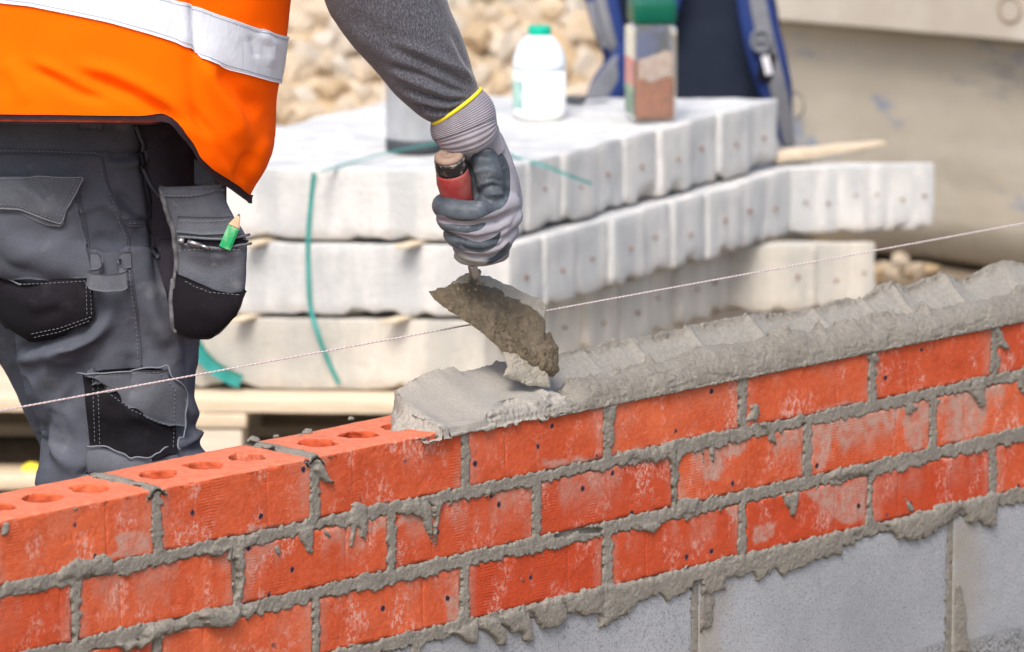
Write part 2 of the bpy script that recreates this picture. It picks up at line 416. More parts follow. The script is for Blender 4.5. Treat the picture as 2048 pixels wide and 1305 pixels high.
def m_block():
    m = MT('dense_concrete_block', 0.85, 0.2); v = m.mapv(rnd=True)
    b = m.mix(m.ramp(m.noise(5, 4, 0.6, v), [(0.3, 0.0), (0.7, 1.0)]), (0.27, 0.280, 0.298), (0.36, 0.370, 0.388))
    b = m.mix(m.ramp(m.noise(380, 3, 0.7, v), [(0.36, 0.75), (0.48, 0.0)]), b, (0.13, 0.135, 0.14))
    b = m.mix(m.ramp(m.noise(300, 3, 0.7, m.mapv(rot=(1, 0, 0), rnd=True)), [(0.62, 0.0), (0.72, 0.6)]), b, (0.55, 0.56, 0.57))
    b = m.mix(m.math('MULTIPLY', m.attr('smear'), 0.75), b, (0.27, 0.235, 0.18))
    # rougher open-textured band
    rg = m.attr('rough'); b = m.mix(m.math('MULTIPLY', rg, m.ramp(m.noise(230, 4, 0.8, v), [(0.44, 1.0), (0.52, 0.0)])), b, (0.12, 0.12, 0.12)); b = m.mix(m.math('MULTIPLY', rg, m.ramp(m.noise(260, 4, 0.8, m.mapv(rot=(0, 1, 0), rnd=True)), [(0.56, 0.0), (0.64, 0.8)])), b, (0.58, 0.58, 0.57))
    b = m.mix(m.ramp(m.noise(2.2, 5, 0.6, m.mapv(scale=(1, 1, 1.8), rnd=True)), [(0.5, 0.0), (0.75, 0.5)]), b, (0.27, 0.285, 0.305))
    m.color(b)
    m.bump(m.math('MULTIPLY', m.noise(330, 4, 0.7, v), m.math('ADD', rg, 0.35)), 0.0022, 0.9); return m.m
def m_cloth(name, c, c2, scale=9, weave=900, fade=None, rough=0.9, bd=0.0004):
    m = MT(name, rough, 0.15)
    b = m.mix(m.ramp(m.noise(scale, 5, 0.6), [(0.32, 0.0), (0.7, 1.0)]), c, c2)
    if fade: b = m.mix(m.ramp(m.noise(scale*2.3, 4, 0.6, m.mapv(rot=(1, 1, 0))), [(0.60, 0.0), (0.78, 0.7)]), b, fade)
    b = m.mix(m.ramp(m.noise(weave, 2, 0.5), [(0.35, 0.0), (0.7, 0.35)]), b, tuple(min(1, q*1.5+0.01) for q in c2))
    m.color(b); m.bump(m.noise(weave, 3, 0.6), bd, 0.6); m.bump(m.noise(38, 4, 0.6), 0.0016, 0.5); return m.m
def m_sleeve():
    m = MT('heather_jersey', 0.95, 0.1)
    b = m.mix(m.ramp(m.noise(6, 3), [(0.3, 0.0), (0.7, 1.0)]), (0.040, 0.041, 0.050), (0.058, 0.059, 0.070))
    v = m.mapv(scale=(1.0, 1.0, 0.35), rot=(0, math.radians(35), 0))
    b = m.mix(m.ramp(m.noise(850, 3, 0.6, v), [(0.42, 0.0), (0.70, 0.8)]), b, (0.16, 0.16, 0.19))
    b = m.mix(m.ramp(m.noise(700, 3, 0.6, m.mapv(scale=(1, 1, .4), rot=(0, -.8, 0))), [(0.5, 0.0), (0.72, 0.8)]), b, (0.022, 0.022, 0.030))
    m.color(b); m.bump(m.noise(800, 3), 0.0005, 0.6); m.b.inputs['Sheen Weight'].default_value = 0.25; return m.m
def m_vest():
    m = MT('fluorescent_polyester', 0.8, 0.06)
    m.color(m.mix(m.ramp(m.noise(3.5, 3), [(0.3, 0.0), (0.7, 1.0)]), (1.0, 0.095, 0.0), (1.0, 0.140, 0.0)))
    m.bump(m.noise(1500, 2), 0.0002, 0.5); return m.m
def m_refl():
    m = MT('reflective_tape', 0.5, 0.5, 0.1)
    m.color(m.mix(m.ramp(m.noise(26, 5, 0.6), [(0.35, 0.0), (0.7, 1.0)]), (0.68, 0.71, 0.78), (0.58, 0.61, 0.68)))
    m.bump(m.noise(45, 5, 0.6, m.mapv(scale=(1.4, 1, 0.6)), 1.0), 0.0022, 0.55); return m.m
def m_glove():
    m = MT('knit_and_nitrile_glove', 0.85, 0.2)
    coat = m.attr('coat'); c = m.ramp(m.math('ADD', coat, m.math('MULTIPLY', m.math('SUBTRACT', m.noise(160, 3), 0.5), 0.08)), [(0.47, 0.0), (0.53, 1.0)])
    knit = m.mix(m.ramp(m.noise(20, 4), [(0.3, 0.0), (0.7, 1.0)]), (0.24, 0.235, 0.268), (0.31, 0.30, 0.34))
    knit = m.mix(m.ramp(m.noise(1100, 2), [(0.5, 0.0), (0.7, 0.3)]), knit, (0.16, 0.15, 0.19))
    dark = m.mix(m.ramp(m.noise(35, 5, 0.65), [(0.35, 0.0), (0.75, 1.0)]), (0.040, 0.050, 0.066), (0.115, 0.135, 0.155))
    dust = m.mix(m.ramp(m.noise(60, 5, 0.7, m.mapv(rot=(1, 0, 1))), [(0.60, 0.0), (0.75, 0.45)]), dark, (0.36, 0.37, 0.37))
    d2 = m.mix(m.attr('dusty'), dust, (0.34, 0.345, 0.34))
    m.color(m.mix(c, knit, d2))
    r = m.n('ShaderNodeMapRange'); m.l(c, r.inputs[0]); r.inputs[3].default_value = 0.9; r.inputs[4].default_value = 0.48; m.l(r.outputs[0], m.b.inputs['Roughness'])
    m.bump(m.noise(900, 3), 0.0004, 0.6); m.bump(c, 0.0009, 0.6); m.bump(m.noise(70, 4), 0.0016, 0.45); return m.m
def m_lintel(nm='pale_concrete', tint=(1, 1, 1)):
    m = MT(nm, 0.85, 0.2); v = m.mapv(rnd=True); oi = m.n('ShaderNodeObjectInfo').outputs['Random']
    b = m.mix(m.ramp(m.noise(7, 5, 0.6, v), [(0.3, 0.0), (0.7, 1.0)]), (0.56, 0.56, 0.545), (0.70, 0.685, 0.66))
    b = m.mix(m.math('MULTIPLY', oi, 0.5), b, (0.60, 0.59, 0.575))
    b = m.mix(m.ramp(m.noise(12, 5, 0.65, m.mapv(scale=(0.6, 1, 0.5), rnd=True)), [(0.48, 0.0), (0.62, 0.7)]), b, (0.45, 0.46, 0.465))
    b = m.mix(m.ramp(m.noise(60, 4, 0.6, v), [(0.62, 0.0), (0.75, 0.6)]), b, (0.42, 0.36, 0.30))
    sp = m.n('ShaderNodeSeparateXYZ'); m.l(m.co, sp.inputs[0]); z = m.math('ADD', sp.outputs[2], m.math('MULTIPLY', m.math('SUBTRACT', m.noise(45, 5, 0.7, v), 0.5), 0.06))
    b = m.mix(m.ramp(z, [(0.0, 0.55), (0.022, 0.0)]), b, (0.40, 0.34, 0.28))
    vs = m.mapv(scale=(3.0, 3.0, 0.5), rnd=True); b = m.mix(m.ramp(m.noise(7, 4, 0.6, vs), [(0.43, 0.0), (0.60, 0.7)]), b, (0.43, 0.45, 0.455))
    b = m.mix(1.0, b, tint, 'MULTIPLY')
    m.color(b); m.bump(m.noise(120, 5, 0.7, v), 0.0035, 0.8); return m.m
def m_wood(name, c, c2, ax='X'):
    m = MT(name, 0.8, 0.2); sc = {'X': (1.5, 14, 14), 'Y': (14, 1.5, 14)}[ax]
    v = m.mapv(scale=sc, rnd=True); b = m.mix(m.ramp(m.noise(6, 6, 0.65, v), [(0.3, 0.0), (0.7, 1.0)]), c, c2)
    m.color(b); m.bump(m.noise(14, 5, 0.6, v), 0.0015, 0.6); return m.m
def m_stone():
    m = MT('limestone', 0.9, 0.15); v = m.mapv(rnd=True); oi = m.n('ShaderNodeObjectInfo').outputs['Random']
    b = m.mix(m.ramp(m.noise(9, 5, 0.6, v), [(0.3, 0.0), (0.7, 1.0)]), (0.44, 0.33, 0.21), (0.74, 0.64, 0.51))
    b = m.mix(m.ramp(oi, [(0.0, 0.0), (0.55, 0.0), (1.0, 0.7)]), b, (0.66, 0.62, 0.56))
    b = m.mix(m.ramp(oi, [(0.0, 0.6), (0.25, 0.0), (1.0, 0.0)]), b, (0.50, 0.32, 0.14))
    m.color(b); m.bump(m.noise(40, 5, 0.6, v), 0.01, 0.6); return m.m
def m_tub():
    m = MT('mortar_caked_plastic', 0.75, 0.25)
    b = m.mix(m.ramp(m.noise(3.0, 6, 0.6), [(0.3, 0.0), (0.7, 1.0)]), (0.39, 0.355, 0.29), (0.49, 0.45, 0.385))
    b = m.mix(m.ramp(m.noise(9, 5, 0.6, m.mapv(scale=(0.6, 1, 1.2))), [(0.58, 0.0), (0.66, 0.7)]), b, (0.17, 0.24, 0.38))
    b = m.mix(m.ramp(m.noise(14, 5, 0.6, m.mapv(scale=(0.5, 1, 2), rot=(0.6, 0, 0))), [(0.64, 0.0), (0.74, 0.8)]), b, (0.52, 0.50, 0.46))
    b = m.mix(m.ramp(m.noise(6, 5, 0.6, m.mapv(scale=(0.5, 1, 2.4), rot=(0.2, 0.1, 0))), [(0.62, 0.0), (0.72, 0.6)]), b, (0.17, 0.19, 0.21))
    m.color(b); m.bump(m.noise(20, 5, 0.6), 0.006, 0.5); return m.m
BRICK = m_brick(); MORTAR = m_mortar(); MORTS = m_mortar('smooth_wet_mortar', (0.27, 0.25, 0.22), (0.32, 0.30, 0.265), 0.55, 0.0005, 700)
MORTD = m_mortar('shaded_brown_mortar', (0.080, 0.060, 0.036), (0.17, 0.135, 0.088), 0.55, 0.002, 380)  # same wet mortar, darkened for the shade under the trowel blade
BLOCK = m_block(); LINTEL = m_lintel(); LINTEL2 = m_lintel('beige_concrete', (.93, .88, .80)); STONE = m_stone(); TUB = m_tub(); VEST = m_vest(); REFL = m_refl(); GLOVE = m_glove(); SLEEVE = m_sleeve()
TROUS = m_cloth('grey_twill', (0.043, 0.048, 0.064), (0.078, 0.085, 0.106), 8, 1000, (0.17, 0.175, 0.18))
TROUSL = m_cloth('worn_grey_twill', (0.058, 0.063, 0.079), (0.105, 0.112, 0.130), 22, 1000, (0.17, 0.17, 0.18))
BLACK = m_cloth('black_cordura', (0.004, 0.0035, 0.006), (0.009, 0.008, 0.011), 12, 1100, (0.035, 0.033, 0.036))
THREAD = simple('grey_thread', (0.17, 0.18, 0.21), rough=0.9)
SEAMD = simple('dark_seam', (0.055, 0.058, 0.075), rough=0.9)
YEL = simple('yellow_elastic', (0.75, 0.60, 0.03), rough=0.7)
CUFF = simple('ribbed_grey_knit', (0.30, 0.285, 0.32), (0.24, 0.228, 0.26), 40, 0.9, 0.15, bscale=900)
STEEL = simple('brushed_steel', (0.55, 0.56, 0.58), (0.45, 0.46, 0.48), 30, 0.38, 0.5, 0.55)
ZINC = simple('zinc', (0.42, 0.42, 0.43), rough=0.35, metal=0.9)
RUB = simple('black_rubber', (0.05, 0.058, 0.065), rough=0.6)
WOOD = m_wood('pallet_pine', (0.50, 0.40, 0.28), (0.68, 0.58, 0.44)); WOOD2 = m_wood('aged_pine', (0.52, 0.45, 0.36), (0.66, 0.58, 0.48))
# ================================================================== THE WALL
rng = np.random.default_rng(7)
wroot = empty('brick_wall', (WO[0], WO[1], 0), 'half built wall of orange bricks over grey concrete blocks with fresh mortar on top', 'wall')
wroot.rotation_euler = (0, 0, WA)
def wpart(name, V, f, m, loc=(0, 0, 0), attr=None, smooth=True):      # V in wall-local (s,t,z) minus loc
    me = mkmesh(name, V, f, m, smooth)
    if attr:
        for k, a in attr.items():
            at = me.attributes.new(k, 'FLOAT', 'POINT'); at.data.foreach_set('value', np.asarray(a, np.float32))
    o = bpy.data.objects.new(name, me); COL.objects.link(o); o.parent = wroot; o.location = (loc[0], loc[1], loc[2]+ZT); return o
PIT = 0.225
# courses: (top z, bottom z, offset of brick ends in pitches, first, last)
COURSES = [(0.0022, -0.0660, 0.0, -2, 8), (-0.0775, -0.1400, -0.5, -1, 8), (-0.1540, -0.2155, 0.0, -1, 8)]
SMEAR = [[(1632,815),(1700,803),(1745,815),(1730,845),(1685,850),(1665,890),(1655,935),(1632,945)], [(1795,800),(1872,785),(1870,850),(1825,905),(1805,875)], [(1885,785),(1965,770),(1975,840),(1955,875),(1890,885)], [(1425,880),(1500,865),(1500,900),(1450,918)], [(1540,850),(1616,840),(1614,885),(1560,900)],
 [(1605,985),(1700,960),(1738,952),(1733,1042),(1690,1052),(1640,1015)], [(1438,1010),(1478,1000),(1478,1055)], [(690,1035),(775,1020),(775,1058),(700,1078)], [(1085,920),(1240,905),(1345,885),(1345,912),(1200,935),(1100,960)], [(800,1005),(865,995),(865,1040),(800,1050)], [(1400,905),(1450,895),(1440,960),(1410,965)], [(890,1190),(925,1180),(925,1240),(890,1250)], [(240,1065),(300,1060),(300,1105),(210,1120)], [(1265,895),(1310,890),(1300,925),(1260,925)],[(1500,1050),(1560,1045),(1540,1085),(1505,1090)],[(500,1050),(560,1045),(540,1090),(495,1120)]]
MARKS = {(0, 0): ((128, 1078), (198, 1062), 7), (0, 2): ((745, 900), (800, 893), 5)}
GROOVE = {(0, 0): .70, (0, 1): .71, (0, 2): .24, (0, 3): .27, (0, 4): None, (0, 5): .73, (0, 6): .28, (1, 0): .93, (1, 1): .27, (1, 2): .71, (1, 3): .27, (1, 4): None,
          (1, 5): .55, (1, 6): .72, (1, 7): .25, (2, 1): .27, (2, 2): .73, (2, 3): .74, (2, 4): .27, (2, 5): .73, (2, 6): .22}
rects = []
def brick_mesh(L, H, g, seed, res=0.0032):
    D = 0.1025; r = 0.0022; lo = np.array([0, 0, -H]); hi = np.array([L, D, 0.0]); ax = []
    for k in range(3):
        rr = res if k != 1 else res*1.4
        n = int(round((hi[k]-lo[k]-2*r)/rr)); inner = np.linspace(lo[k]+r, hi[k]-r, n+1)
        if k == 0 and g: inner = np.sort(np.concatenate([inner[np.abs(inner-g*L) > 0.002], g*L+np.array([-.0017, -.0006, .0006, .0017])]))
        ax.append(np.concatenate([[lo[k], lo[k]+r*0.35], inner, [hi[k]-r*0.35, hi[k]]]))
    V = []; Fs = []; k0 = 0
    for k in range(3):
        u, v = [(1, 2), (2, 0), (0, 1)][k]
        for side in (0, 1):
            U, W = np.meshgrid(ax[u], ax[v], indexing='ij'); P = np.zeros(U.shape+(3,)); P[..., u] = U; P[..., v] = W; P[..., k] = (lo, hi)[side][k]
            f = gridf(*U.shape); f = f if side else f[:, ::-1]
            V.append(P.reshape(-1, 3)); Fs.append(f+k0); k0 += U.size
    V = np.concatenate(V); Fs = np.concatenate(Fs); key = np.round(V*1e6).astype(np.int64)
    _, idx, inv = np.unique(key, axis=0, return_index=True, return_inverse=True); V = V[idx]; Fs = inv.reshape(-1)[Fs]
    # chipped arrises: the rounding radius wanders
    S = V+seed*7.7
    rv = r*np.clip(0.75+1.0*fbm(S, 90, 3, 3), 0.25, 2.2)
    C = np.clip(V, lo+r, hi-r); Dv = V-C; Ln = np.linalg.norm(Dv, axis=1, keepdims=True); N = Dv/np.maximum(Ln, 1e-9)
    V = C+N*r
    ne = np.abs(N) > 0.25; edge = ne.sum(1) >= 2
    V = V - N*np.where(edge, np.clip(rv-r*0.6, 0, .004), 0)[:, None]
    V = V + N*(fbm(S, 28, 3, 5)*0.0009+fbm(S, 120, 2, 6)*0.00035)[:, None]
    front = (N[:, 1] < -0.5).astype(float)
    if g:
        d = np.abs(V[:, 0]-g*L-0.001*np.sin(V[:, 2]*60)); V[:, 1] += front*0.0013*np.exp(-(d/0.0010)**2)*(0.6+0.4*fbm(S, 60, 2, 9))
    return V, Fs, front, (N[:, 2] > .4).astype(float)
for ci, (zt, zb, off, a, b) in enumerate(COURSES):
    for k in range(a, b+1):
        s1 = (k+off)*PIT + rng.uniform(-.0012, .0012); L = 0.2145+rng.uniform(-.001, .001); H = zt-zb
        if ci == 1: s1 -= 0.000
        s0 = s1-L; g = GROOVE.get((ci, k), .28 if rng.random() < .5 else .72)
        V, f, front, topa = brick_mesh(L, H, g, ci*20+k+3, .0019 if (ci, k) in MARKS else .0032)
        if (ci, k) in MARKS:
            (xa, ya), (xb, yb), nm = MARKS[(ci, k)]; qs = on_wall(np.array([xa, xb], float), np.array([ya, yb], float))
            for j in range(nm):
                u = j/(nm-1); cx = qs[0][0]*(1-u)+qs[0][1]*u-s0; cz = qs[1][0]*(1-u)+qs[1][1]*u-zt; dd = np.hypot(V[:, 0]-cx, V[:, 2]-cz); V[:, 1] += front*.0009*np.exp(-((dd-.0040)/.0011)**2)*sstep(.006, -.001, V[:, 2]-cz)
        zl = V[:, 2]/H                                                    # 0 top .. -1 bottom
        heavy = {(1, 5): .9, (1, 6): 1.25, (1, 7): 1.15, (1, 4): .6, (1, 2): .8, (1, 3): .7, (2, 5): .8, (2, 4): .35, (2, 6): .3, (1, 1): .45}.get((ci, k), .18)
        n = fbm(V*np.array([1, 1, .55])+ci*3+k*1.7, 22, 4, 11)
        sm = np.clip(heavy*sstep(-.75, .05, zl+n*.9)*sstep(-0.02, 0.16, n+heavy*.35-.1), 0, 1)*front
        sm = np.maximum(sm, front*sstep(.82, 1.0, np.abs(2*V[:, 0]/L-1)+n*.25)*.45)
        bx, by = proj(wall(V[:, 0]+s0, V[:, 1], V[:, 2]+zt)); nb_ = fbm(V+k, 70, 3, 12)*14
        for pg_ in SMEAR:
            pp_ = np.array(pg_)
            if bx.max() > pp_[:, 0].min() and bx.min() < pp_[:, 0].max(): sm = np.maximum(sm, front*sstep(-2, 5, poly_sdf(bx+nb_, by+nb_*.6, pg_))*.95)
        tilt = rng.uniform(-.004, .004) if ci else 0
        V = V.copy(); V[:, 2] += (V[:, 0]-L/2)*tilt
        V[:, 1] += rng.uniform(-.0008, .0008)
        o = wpart('brick', V, f, BRICK, (s0, 0, zt), {'front': front, 'smear': sm, 'top': topa})
        rects.append((s0, s1, zb, zt, tilt))
        if ci == 0 and k <= 2:                                            # three perforations
            cut = []
            for q in (-1, 0, 1):
                pr = []
                for zz in np.concatenate([np.linspace(0.004, -0.012, 6), [-.03, -.061]]):
                    aa = np.linspace(0, 2*np.pi, 44, endpoint=False)
                    pt = np.stack([np.cos(aa)*.02, np.sin(aa)*.02, np.full(44, zz)], 1)+np.array([q*.062+k, 0, 0])
                    rr = 0.0196*(1+.13*fbm(pt, 80, 2, 30+k)+0.16*sstep(-.008, .003, zz)*(.35+2.6*fbm(pt, 120, 3, 31+q)))
                    pr.append(np.stack([L/2+q*.062+np.cos(aa)*rr, .051+np.sin(aa)*rr, np.full(44, zz)], 1))
                G = np.array(pr); ff = [tuple(x)[::-1] for x in gridf(len(pr), 44, True)]+[tuple(range(44)), tuple(range((len(pr)-1)*44, len(pr)*44))[::-1]]
                cut.append((G.reshape(-1, 3), ff))
            Vc, fc = merge(cut); mc = mkmesh('c', Vc, fc, None); c = bpy.data.objects.new('c', mc); COL.objects.link(c); c.parent = wroot; c.location = o.location
            md = o.modifiers.new('b', 'BOOLEAN'); md.object = c; md.operation = 'DIFFERENCE'; md.solver = 'EXACT'
            dg = bpy.context.evaluated_depsgraph_get(); dg.update(); m2 = bpy.data.meshes.new_from_object(o.evaluated_get(dg)); o.modifiers.clear(); o.data = m2; bpy.data.objects.remove(c)
# concrete blocks below
ja = float(on_wall(1392, 1220)[0]); jb = float(on_wall(1902, 1100)[0])
BJ = [ja-2*0.45, ja-0.45, ja, jb, jb+0.45]
BZT, BZB = -0.2285, -0.4435
for i in range(-1, 5):
    s0 = (BJ[0]-.45 if i < 0 else BJ[i])+.005; s1 = (BJ[i+1] if i+1 < len(BJ) else BJ[-1]+.45)-.005
    V, f = rbox((0, 0, 0), (s1-s0, .10, BZT-BZB), 0.003, 0.006, 0.0006, 70, 40+i)
    z = V[:, 2]/(BZT-BZB); nn = fbm(V+i*3, 14, 4, 8)
    zr = float(on_wall(2040., 1262.)[1]); rough = sstep(.006, -.004, V[:, 2]+BZB-zr+nn*.012); sm = sstep(.085, .02, V[:, 0]+nn*.04)*sstep(-.2, .3, nn+.1)*.9
    wpart('concrete_block', V, f, BLOCK, (s0, 0.001, BZB), {'rough': rough, 'smear': sm})
    rects.append((s0, s1, BZB, BZT, 0))
for i, zz in enumerate([BZB-.01]):                                         # the course under it, down to the footing
    for j in range(-1, 5):
        s0 = (BJ[0]-.45 if j < 0 else BJ[j])+.23; V, f = rbox((0, 0, 0), (.44, .10, .1755), 0.003, 0.02, 0.0006, 70, 60+j)
        wpart('concrete_block', V, f, BLOCK, (s0, 0.001, -ZT+.001), {'rough': V[:, 0]*0, 'smear': V[:, 0]*0})

# ---- mortar between and over the bricks: one modelled skin on the face and the filling behind it
SQ = [ ([(1890,1172),(1924,1166),(1944,1310),(1888,1310)],1.2), ([(1388,1188),(1436,1176),(1424,1256),(1390,1268)],1.0), # (polygon in photo pixels, thickness mm)
 ([(111,1143),(149,1117),(175,1114),(208,1106),(223,1114),(223,1147),(111,1162)],5), ([(35,1169),(85,1166),(80,1188),(67,1186),(56,1175)],5),
 ([(394,1102),(446,1088),(465,1095),(427,1121),(416,1114)],5), ([(452,1091),(465,1091),(463,1128),(455,1125)],4),
 ([(468,1076),(520,1065),(513,1080),(487,1102),(491,1128),(487,1192),(476,1188),(477,1143),(470,1125)],4), ([(587,1058),(628,1047),(624,1106),(613,1110),(602,1095),(595,1073)],5),
 ([(632,1047),(654,1058),(669,1080),(654,1076)],4), ([(543,1095),(557,1088),(565,1110),(554,1115)],3),
 ([(394,1229),(409,1218),(479,1214),(476,1232),(461,1251),(438,1258),(416,1255),(401,1251)],14), ([(282,1262),(316,1240),(372,1236),(375,1251),(334,1270),(297,1288),(286,1284)],9),
 ([(483,1210),(513,1203),(502,1229),(494,1247),(487,1240)],6), ([(624,909),(639,917),(654,946),(669,969),(665,974),(639,961),(624,943)],7),
 ([(0,1039),(19,1043),(22,1058),(0,1080)],4), ([(697,1005),(733,1005),(737,1062),(725,1086),(713,1058),(701,1098),(695,1094)],4),
 ([(632,1045),(652,1078),(668,1086),(644,1054)],4), ([(797,1005),(857,1001),(865,1021),(867,1098),(857,1078),(845,1041),(825,1029),(805,1033)],4),
 ([(865,1005),(890,1001),(878,1021),(873,1098),(867,1098)],5), ([(962,981),(986,969),(978,993),(968,997)],4),
 ([(862,1267),(922,1255),(954,1235),(958,1287),(942,1291),(926,1285),(910,1270)],6), ([(958,1236),(986,1231),(1010,1255),(1014,1283),(998,1295),(978,1271),(958,1255)],8),
 ([(990,1231),(1046,1210),(1067,1255),(1063,1283),(1046,1283),(1038,1267),(1014,1259)],7), ([(1046,1210),(1123,1194),(1135,1235),(1107,1259),(1075,1259),(1063,1231)],7),
 ([(1118,1194),(1203,1166),(1205,1231),(1179,1235),(1155,1231),(1131,1227)],6),
 ([(1196,1262),(1220,1247),(1238,1236),(1251,1234),(1276,1211),(1317,1190),(1338,1206),(1353,1190),(1378,1180),(1404,1193),(1445,1183),(1455,1160),(1506,1145),(1508,1168),(1547,1139),(1562,1155),(1587,1139),(1628,1124),(1659,1114),(1684,1114),(1684,1094),(1715,1089),(1710,1073),(1735,1053),(1700,1055),(1600,1080),(1505,1104),(1475,1112),(1353,1140),(1256,1165),(1196,1165)],4),
 ([(1760,1044),(1830,1024),(1880,1006),(1960,990),(2000,980),(1990,1050),(1975,1055),(1950,1040),(1935,1048),(1920,1020),(1890,1050),(1870,1065),(1830,1085),(1795,1080),(1775,1062)],6),
 ([(1806,987),(1832,1017),(1827,1027),(1812,1017)],4), ([(1485,844),(1531,844),(1547,864),(1552,895),(1536,885),(1526,854)],5),
 ([(1414,874),(1429,874),(1429,925),(1419,923)],4), ([(1396,885),(1404,885),(1409,936),(1401,930)],4), ([(1322,885),(1353,880),(1353,941),(1338,930),(1317,905)],5),
 ([(1282,915),(1348,880),(1343,905),(1312,933)],5), ([(1801,808),(1837,803),(1827,834),(1807,829)],4), ([(1934,762),(1970,757),(1970,813),(1954,818),(1944,793)],5),
 ([(2026,752),(2048,747),(2048,793),(2036,788)],5), ([(1557,987),(1598,981),(1595,1022),(1582,1038),(1567,1007)],5), ([(1429,997),(1455,997),(1440,1032)],4),
 ([(1256,1048),(1327,1043),(1302,1068)],4), ([(1348,992),(1404,992),(1394,1027),(1353,1032)],4), ([(1654,941),(1740,925),(1750,946),(1659,961)],5),
 ([(1740,696),(1761,716),(1753,724),(1740,722)],6), ([(1985,650),(1995,650),(2021,696),(2010,699),(1990,691)],6), ([(1501,808),(1521,808),(1516,844),(1485,844)],5),
 ([(1207,796),(1236,804),(1236,824),(1228,844),(1228,897),(1211,897)],4), ([(1228,905),(1280,893),(1300,901),(1300,929),(1264,919),(1240,937)],4),
 ([(1040,1150),(1046,1150),(1050,1165),(1043,1168)],3), ([(0,1165),(90,1150),(95,1180),(0,1195)],3), ([(225,1290),(330,1262),(330,1276),(250,1305)],8),
]
HOLES = [[(465,1122),(475,1122),(477,1192),(466,1194)], [(1103,1070),(1155,1054),(1203,1058),(1203,1066),(1155,1064),(1135,1078)]]
ds = 0.0015; sg = np.arange(-0.36, 1.62, ds); zg = np.arange(-0.455, 0.0008, ds)
Sg, Zg = np.meshgrid(sg, zg, indexing='ij'); P3 = np.stack([Sg, Zg*0, Zg], -1)
nW = fbm(P3, 95, 4, 21); nF = fbm(P3, 300, 2, 22); nL = fbm(P3, 25, 3, 23)
d = np.full(Sg.shape, 1e9)
for (s0, s1, z0, z1, tl) in rects:
    zc = Zg-(Sg-(s0+s1)/2)*tl
    q = np.maximum(np.maximum(s0-Sg, Sg-s1), np.maximum(z0-zc, zc-z1)); d = np.minimum(d, q)
nJ = fbm(P3, 170, 3, 26); ext = 0.0023+0.0030*nL+0.0026*nW+0.0040*nJ+0.0010*nF
low = sstep(-.05, .0, -d)
m = sstep(0.0, 0.0013, d+ext)
rg = 0.0005*nW+0.0006*nF+0.0004*nJ+0.0006*nL
h = -0.0065+m*(0.0065+0.0014+rg)
px, py = proj(wall(Sg, 0.0, Zg)); jx = px+nW*5+nJ*5; jy = py+fbm(P3+5, 95, 4, 24)*6+nJ*5
for poly, th in SQ:
    p = np.array(poly, float); lo = p.min(0)-25; hi = p.max(0)+25; M = (px > lo[0]) & (px < hi[0]) & (py > lo[1]) & (py < hi[1])
    if not M.any(): continue
    sd_ = poly_sdf(jx[M], jy[M], poly); q = sstep(-1.0, 4.0, sd_); dome = np.sqrt(np.clip(sd_/14, 0, 1))
    hh = -0.0065+q*(0.0065+0.0006+th/1000*.75*(0.45+0.55*dome)+rg[M]); h[M] = np.maximum(h[M], hh)
for poly in HOLES:
    sd_ = poly_sdf(jx, jy, poly); h = np.where(sd_ > -1, h*(1-sstep(-1, 3, sd_))-0.03*sstep(-1, 3, sd_), h)
# vertical joint in the block course, slumped stain of brown mortar
jd = np.abs(Sg-jb)
jm = sstep(.0085, .0045, np.minimum(jd, np.abs(Sg-ja))+.001*nJ); h = np.where((Zg < BZT-.004) & (jm > 0), np.maximum(np.minimum(h, -.0012+rg*.6)*jm-.0065*(1-jm), -.0065), h)
h = np.where(Zg > -0.0015, np.minimum(h, 0.0005+rg), h)
V = np.stack([Sg, -h, Zg], -1).reshape(-1, 3); nf = gridf(*Sg.shape)
parts = [(V, nf)]
def core(s0, s1, z0, z1, t0=.004, t1=.1, r=.002, sd=0):
    V, f = rbox((s0, t0, z0), (s1, t1, z1), r, .006, .0012, 90, sd); parts.append((V, f))
for (s0, s1, zb, zt, tl) in rects:
    if zt > -.2: core(s1-.001, s1+.0115, zb-.002, zt-(.001 if zt > -.01 else -.002), sd=int(s0*100) % 50)
core(-.35, 1.62, -.0775-.001, -.0655); core(-.35, 1.62, -.1545, -.1395); core(-.35, 1.62, -.229, -.2150); core(-.35, 1.62, -.4535, -.4425)
for k in (-1, 0, 1):
    a, b_ = np.meshgrid(np.linspace(-.014, .014, 22), np.linspace(-.0045, .103, 76), indexing='ij'); s_ = k*PIT+.0055; Q = np.stack([a+s_, b_, a*0], -1); nn = fbm(Q, 85, 4, 88)
    zz = .0022+.0030*sstep(.0125, .002, np.abs(a)+.010*nn)*(1+nn)-.0040*sstep(.004, .0115, np.abs(a)-.012*nn)+.004*np.clip(nn-.1, 0, 1)-.006*sstep(.002, -.0045, b_)
    parts.append((np.stack([a+s_, b_, zz], -1).reshape(-1, 3), gridf(22, 72)[:, ::-1]))
V, f = merge(parts); wpart('mortar_joints', V, f, MORTAR)

